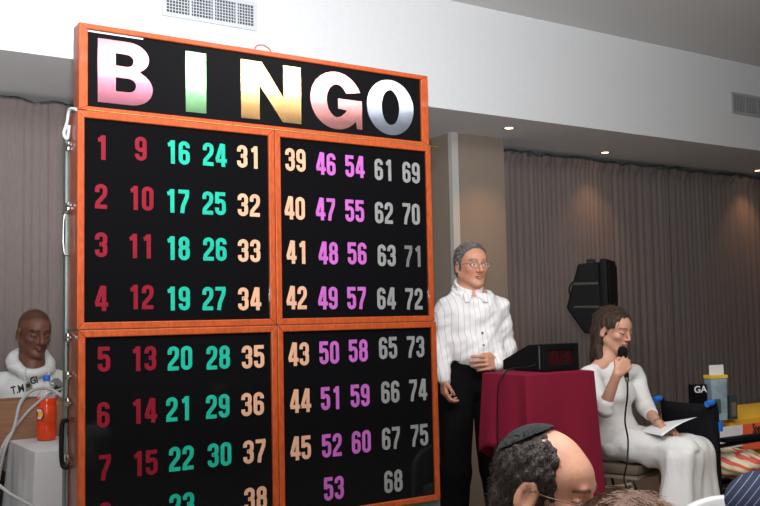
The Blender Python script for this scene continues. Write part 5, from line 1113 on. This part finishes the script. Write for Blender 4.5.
def wheelchair():
    D0 = 4.55; fwd = unit(RT * 0.85 + FW * 0.53); sd = unit(RT * 0.53 - FW * 0.85)           # seat faces right and away; side axis towards us
    B0 = atD(665, 402, 4.96); B0 = np.array([B0[0], B0[1], 0]); Wc = 0.335
    e = empty('wheelchair', B0 + sd * Wc / 2, 'folding black wheelchair with blue push handles beside the seated woman', 'wheelchair')
    W = lambda f, s_, z: B0 + fwd * f + sd * s_ + UP * z
    mb = MB(); mb.grid(lambda u, v: W(-0.03 * math.sin(u * PI) - 0.02 * v, Wc * u, 0.44 + 0.405 * v), 8, 8); o = mb.build('backrest', MT['black_fabric'], e, True); sm = o.modifiers.new('t', 'SOLIDIFY'); sm.thickness = 0.012
    mb = MB(); mb.grid(lambda u, v: W(0.02 + 0.42 * v, 0.01 + (Wc - 0.02) * u, 0.425 - 0.02 * math.sin(u * PI)), 8, 4); o = mb.build('seat', MT['black_fabric'], e, True); sm = o.modifiers.new('t', 'SOLIDIFY'); sm.thickness = 0.012
    for s_ in (0, Wc):
        MB().tube([W(-0.01, s_, 0.17), W(-0.01, s_, 0.815), W(-0.02, s_, 0.850), W(-0.045, s_, 0.858)], 0.012).build('back_tube', MT['black_plastic'], e, True)
        MB().tube([W(-0.035, s_, 0.856), W(-0.080, s_, 0.850)], 0.016, 12).build('push_handle', MT['blue_plastic'], e, True)
        MB().tube(curve_pts([W(0, s_, 0.635), W(0.20, s_, 0.640), W(0.40, s_, 0.635), W(0.45, s_, 0.58), W(0.45, s_, 0.45)]), 0.011).build('arm_tube', MT['black_plastic'], e, True)
        MB().box((0.03, s_ - 0.025, 0.650), (0.38, s_ + 0.025, 0.674), 0.010, [fwd, sd, UP], B0).build('armrest', MT['black_plastic'], e, True)
        MB().tube([W(0, s_, 0.41), W(0.46, s_, 0.41)], 0.011).build('seat_rail', MT['black_plastic'], e, True)
        MB().tube([W(0.46, s_, 0.41), W(0.55, s_, 0.14)], 0.011).build('front_tube', MT['black_plastic'], e, True)
        so = s_ + (0.035 if s_ else -0.035); wh = W(-0.02, so, 0.16); rim = [wh + 0.146 * (fwd * math.cos(a) + UP * math.sin(a)) for a in np.linspace(0, 2 * PI, 40, endpoint=False)]
        wl = MB().tube(rim, 0.012, 8, closed=True).build('wheel', MT['black_plastic'], e, True); sp = MB(); sp.lathe(wh - sd * 0.02, [(0.001, 0), (0.025, 0), (0.025, 0.04), (0.001, 0.04)], 14, sd)
        for a in np.linspace(0, 2 * PI, 16, endpoint=False): sp.tube([wh, wh + 0.142 * (fwd * math.cos(a) + UP * math.sin(a))], 0.0015, 4)
        sp.build('spokes', MT['chrome'], wl)
        cw = W(0.50, s_, 0.075); MB().tube([cw + 0.06 * (fwd * math.cos(a) + UP * math.sin(a)) for a in np.linspace(0, 2 * PI, 24, endpoint=False)], 0.013, 8, closed=True).build('caster', MT['blue_plastic'], e, True)
        MB().tube([W(0.50, s_, 0.075), W(0.47, s_, 0.30)], 0.010).build('caster_fork', MT['black_plastic'], e, True)
    MB().tube([W(0.05, 0, 0.30), W(0.40, Wc, 0.42)], 0.010).build('cross_brace', MT['black_plastic'], e, True)
    MB().box((-0.012, Wc - 0.02, 0.71), (0.015, Wc + 0.018, 0.76), 0.005, [fwd, sd, UP], B0).build('blue_tab', MT['blue_plastic'], e, True)
    # striped sack lying on the seat
    c = W(0.23, 0.21, 0.51); R3 = np.array([fwd, sd, UP]); S = Solid(c - 0.35, c + 0.35, 0.007)
    S.ell(c, (0.20, 0.15, 0.075), R3, 0.03); S.ell(c + fwd * 0.12 - UP * 0.01, (0.12, 0.12, 0.06), R3, 0.03); S.ell(c - fwd * 0.14 + UP * 0.015, (0.08, 0.10, 0.065), R3, 0.03)
    S.half(W(0, 0, 0.438), -UP, 0.01); S.rough(folds([(60, 30, 20, 0, 3), (-40, 60, 50, 1, 3)], [1, 1]), 0.004)
    m = mat('striped_sack_cloth', (0.78, 0.70, 0.46), 0.85, 0.15, 80); dr = unit(RT * 0.35 + UP * 0.9 - FW * 0.25)
    stripes(m, dr, 0.034, 0.42, (0.75, 0.13, 0.10)); stripes(m, dr, 0.136, 0.06, (0.18, 0.34, 0.16)); 
    tag(S.mesh('striped_sack', m), 'red and cream striped cloth sack lying on the wheelchair seat', 'sack')
wheelchair()
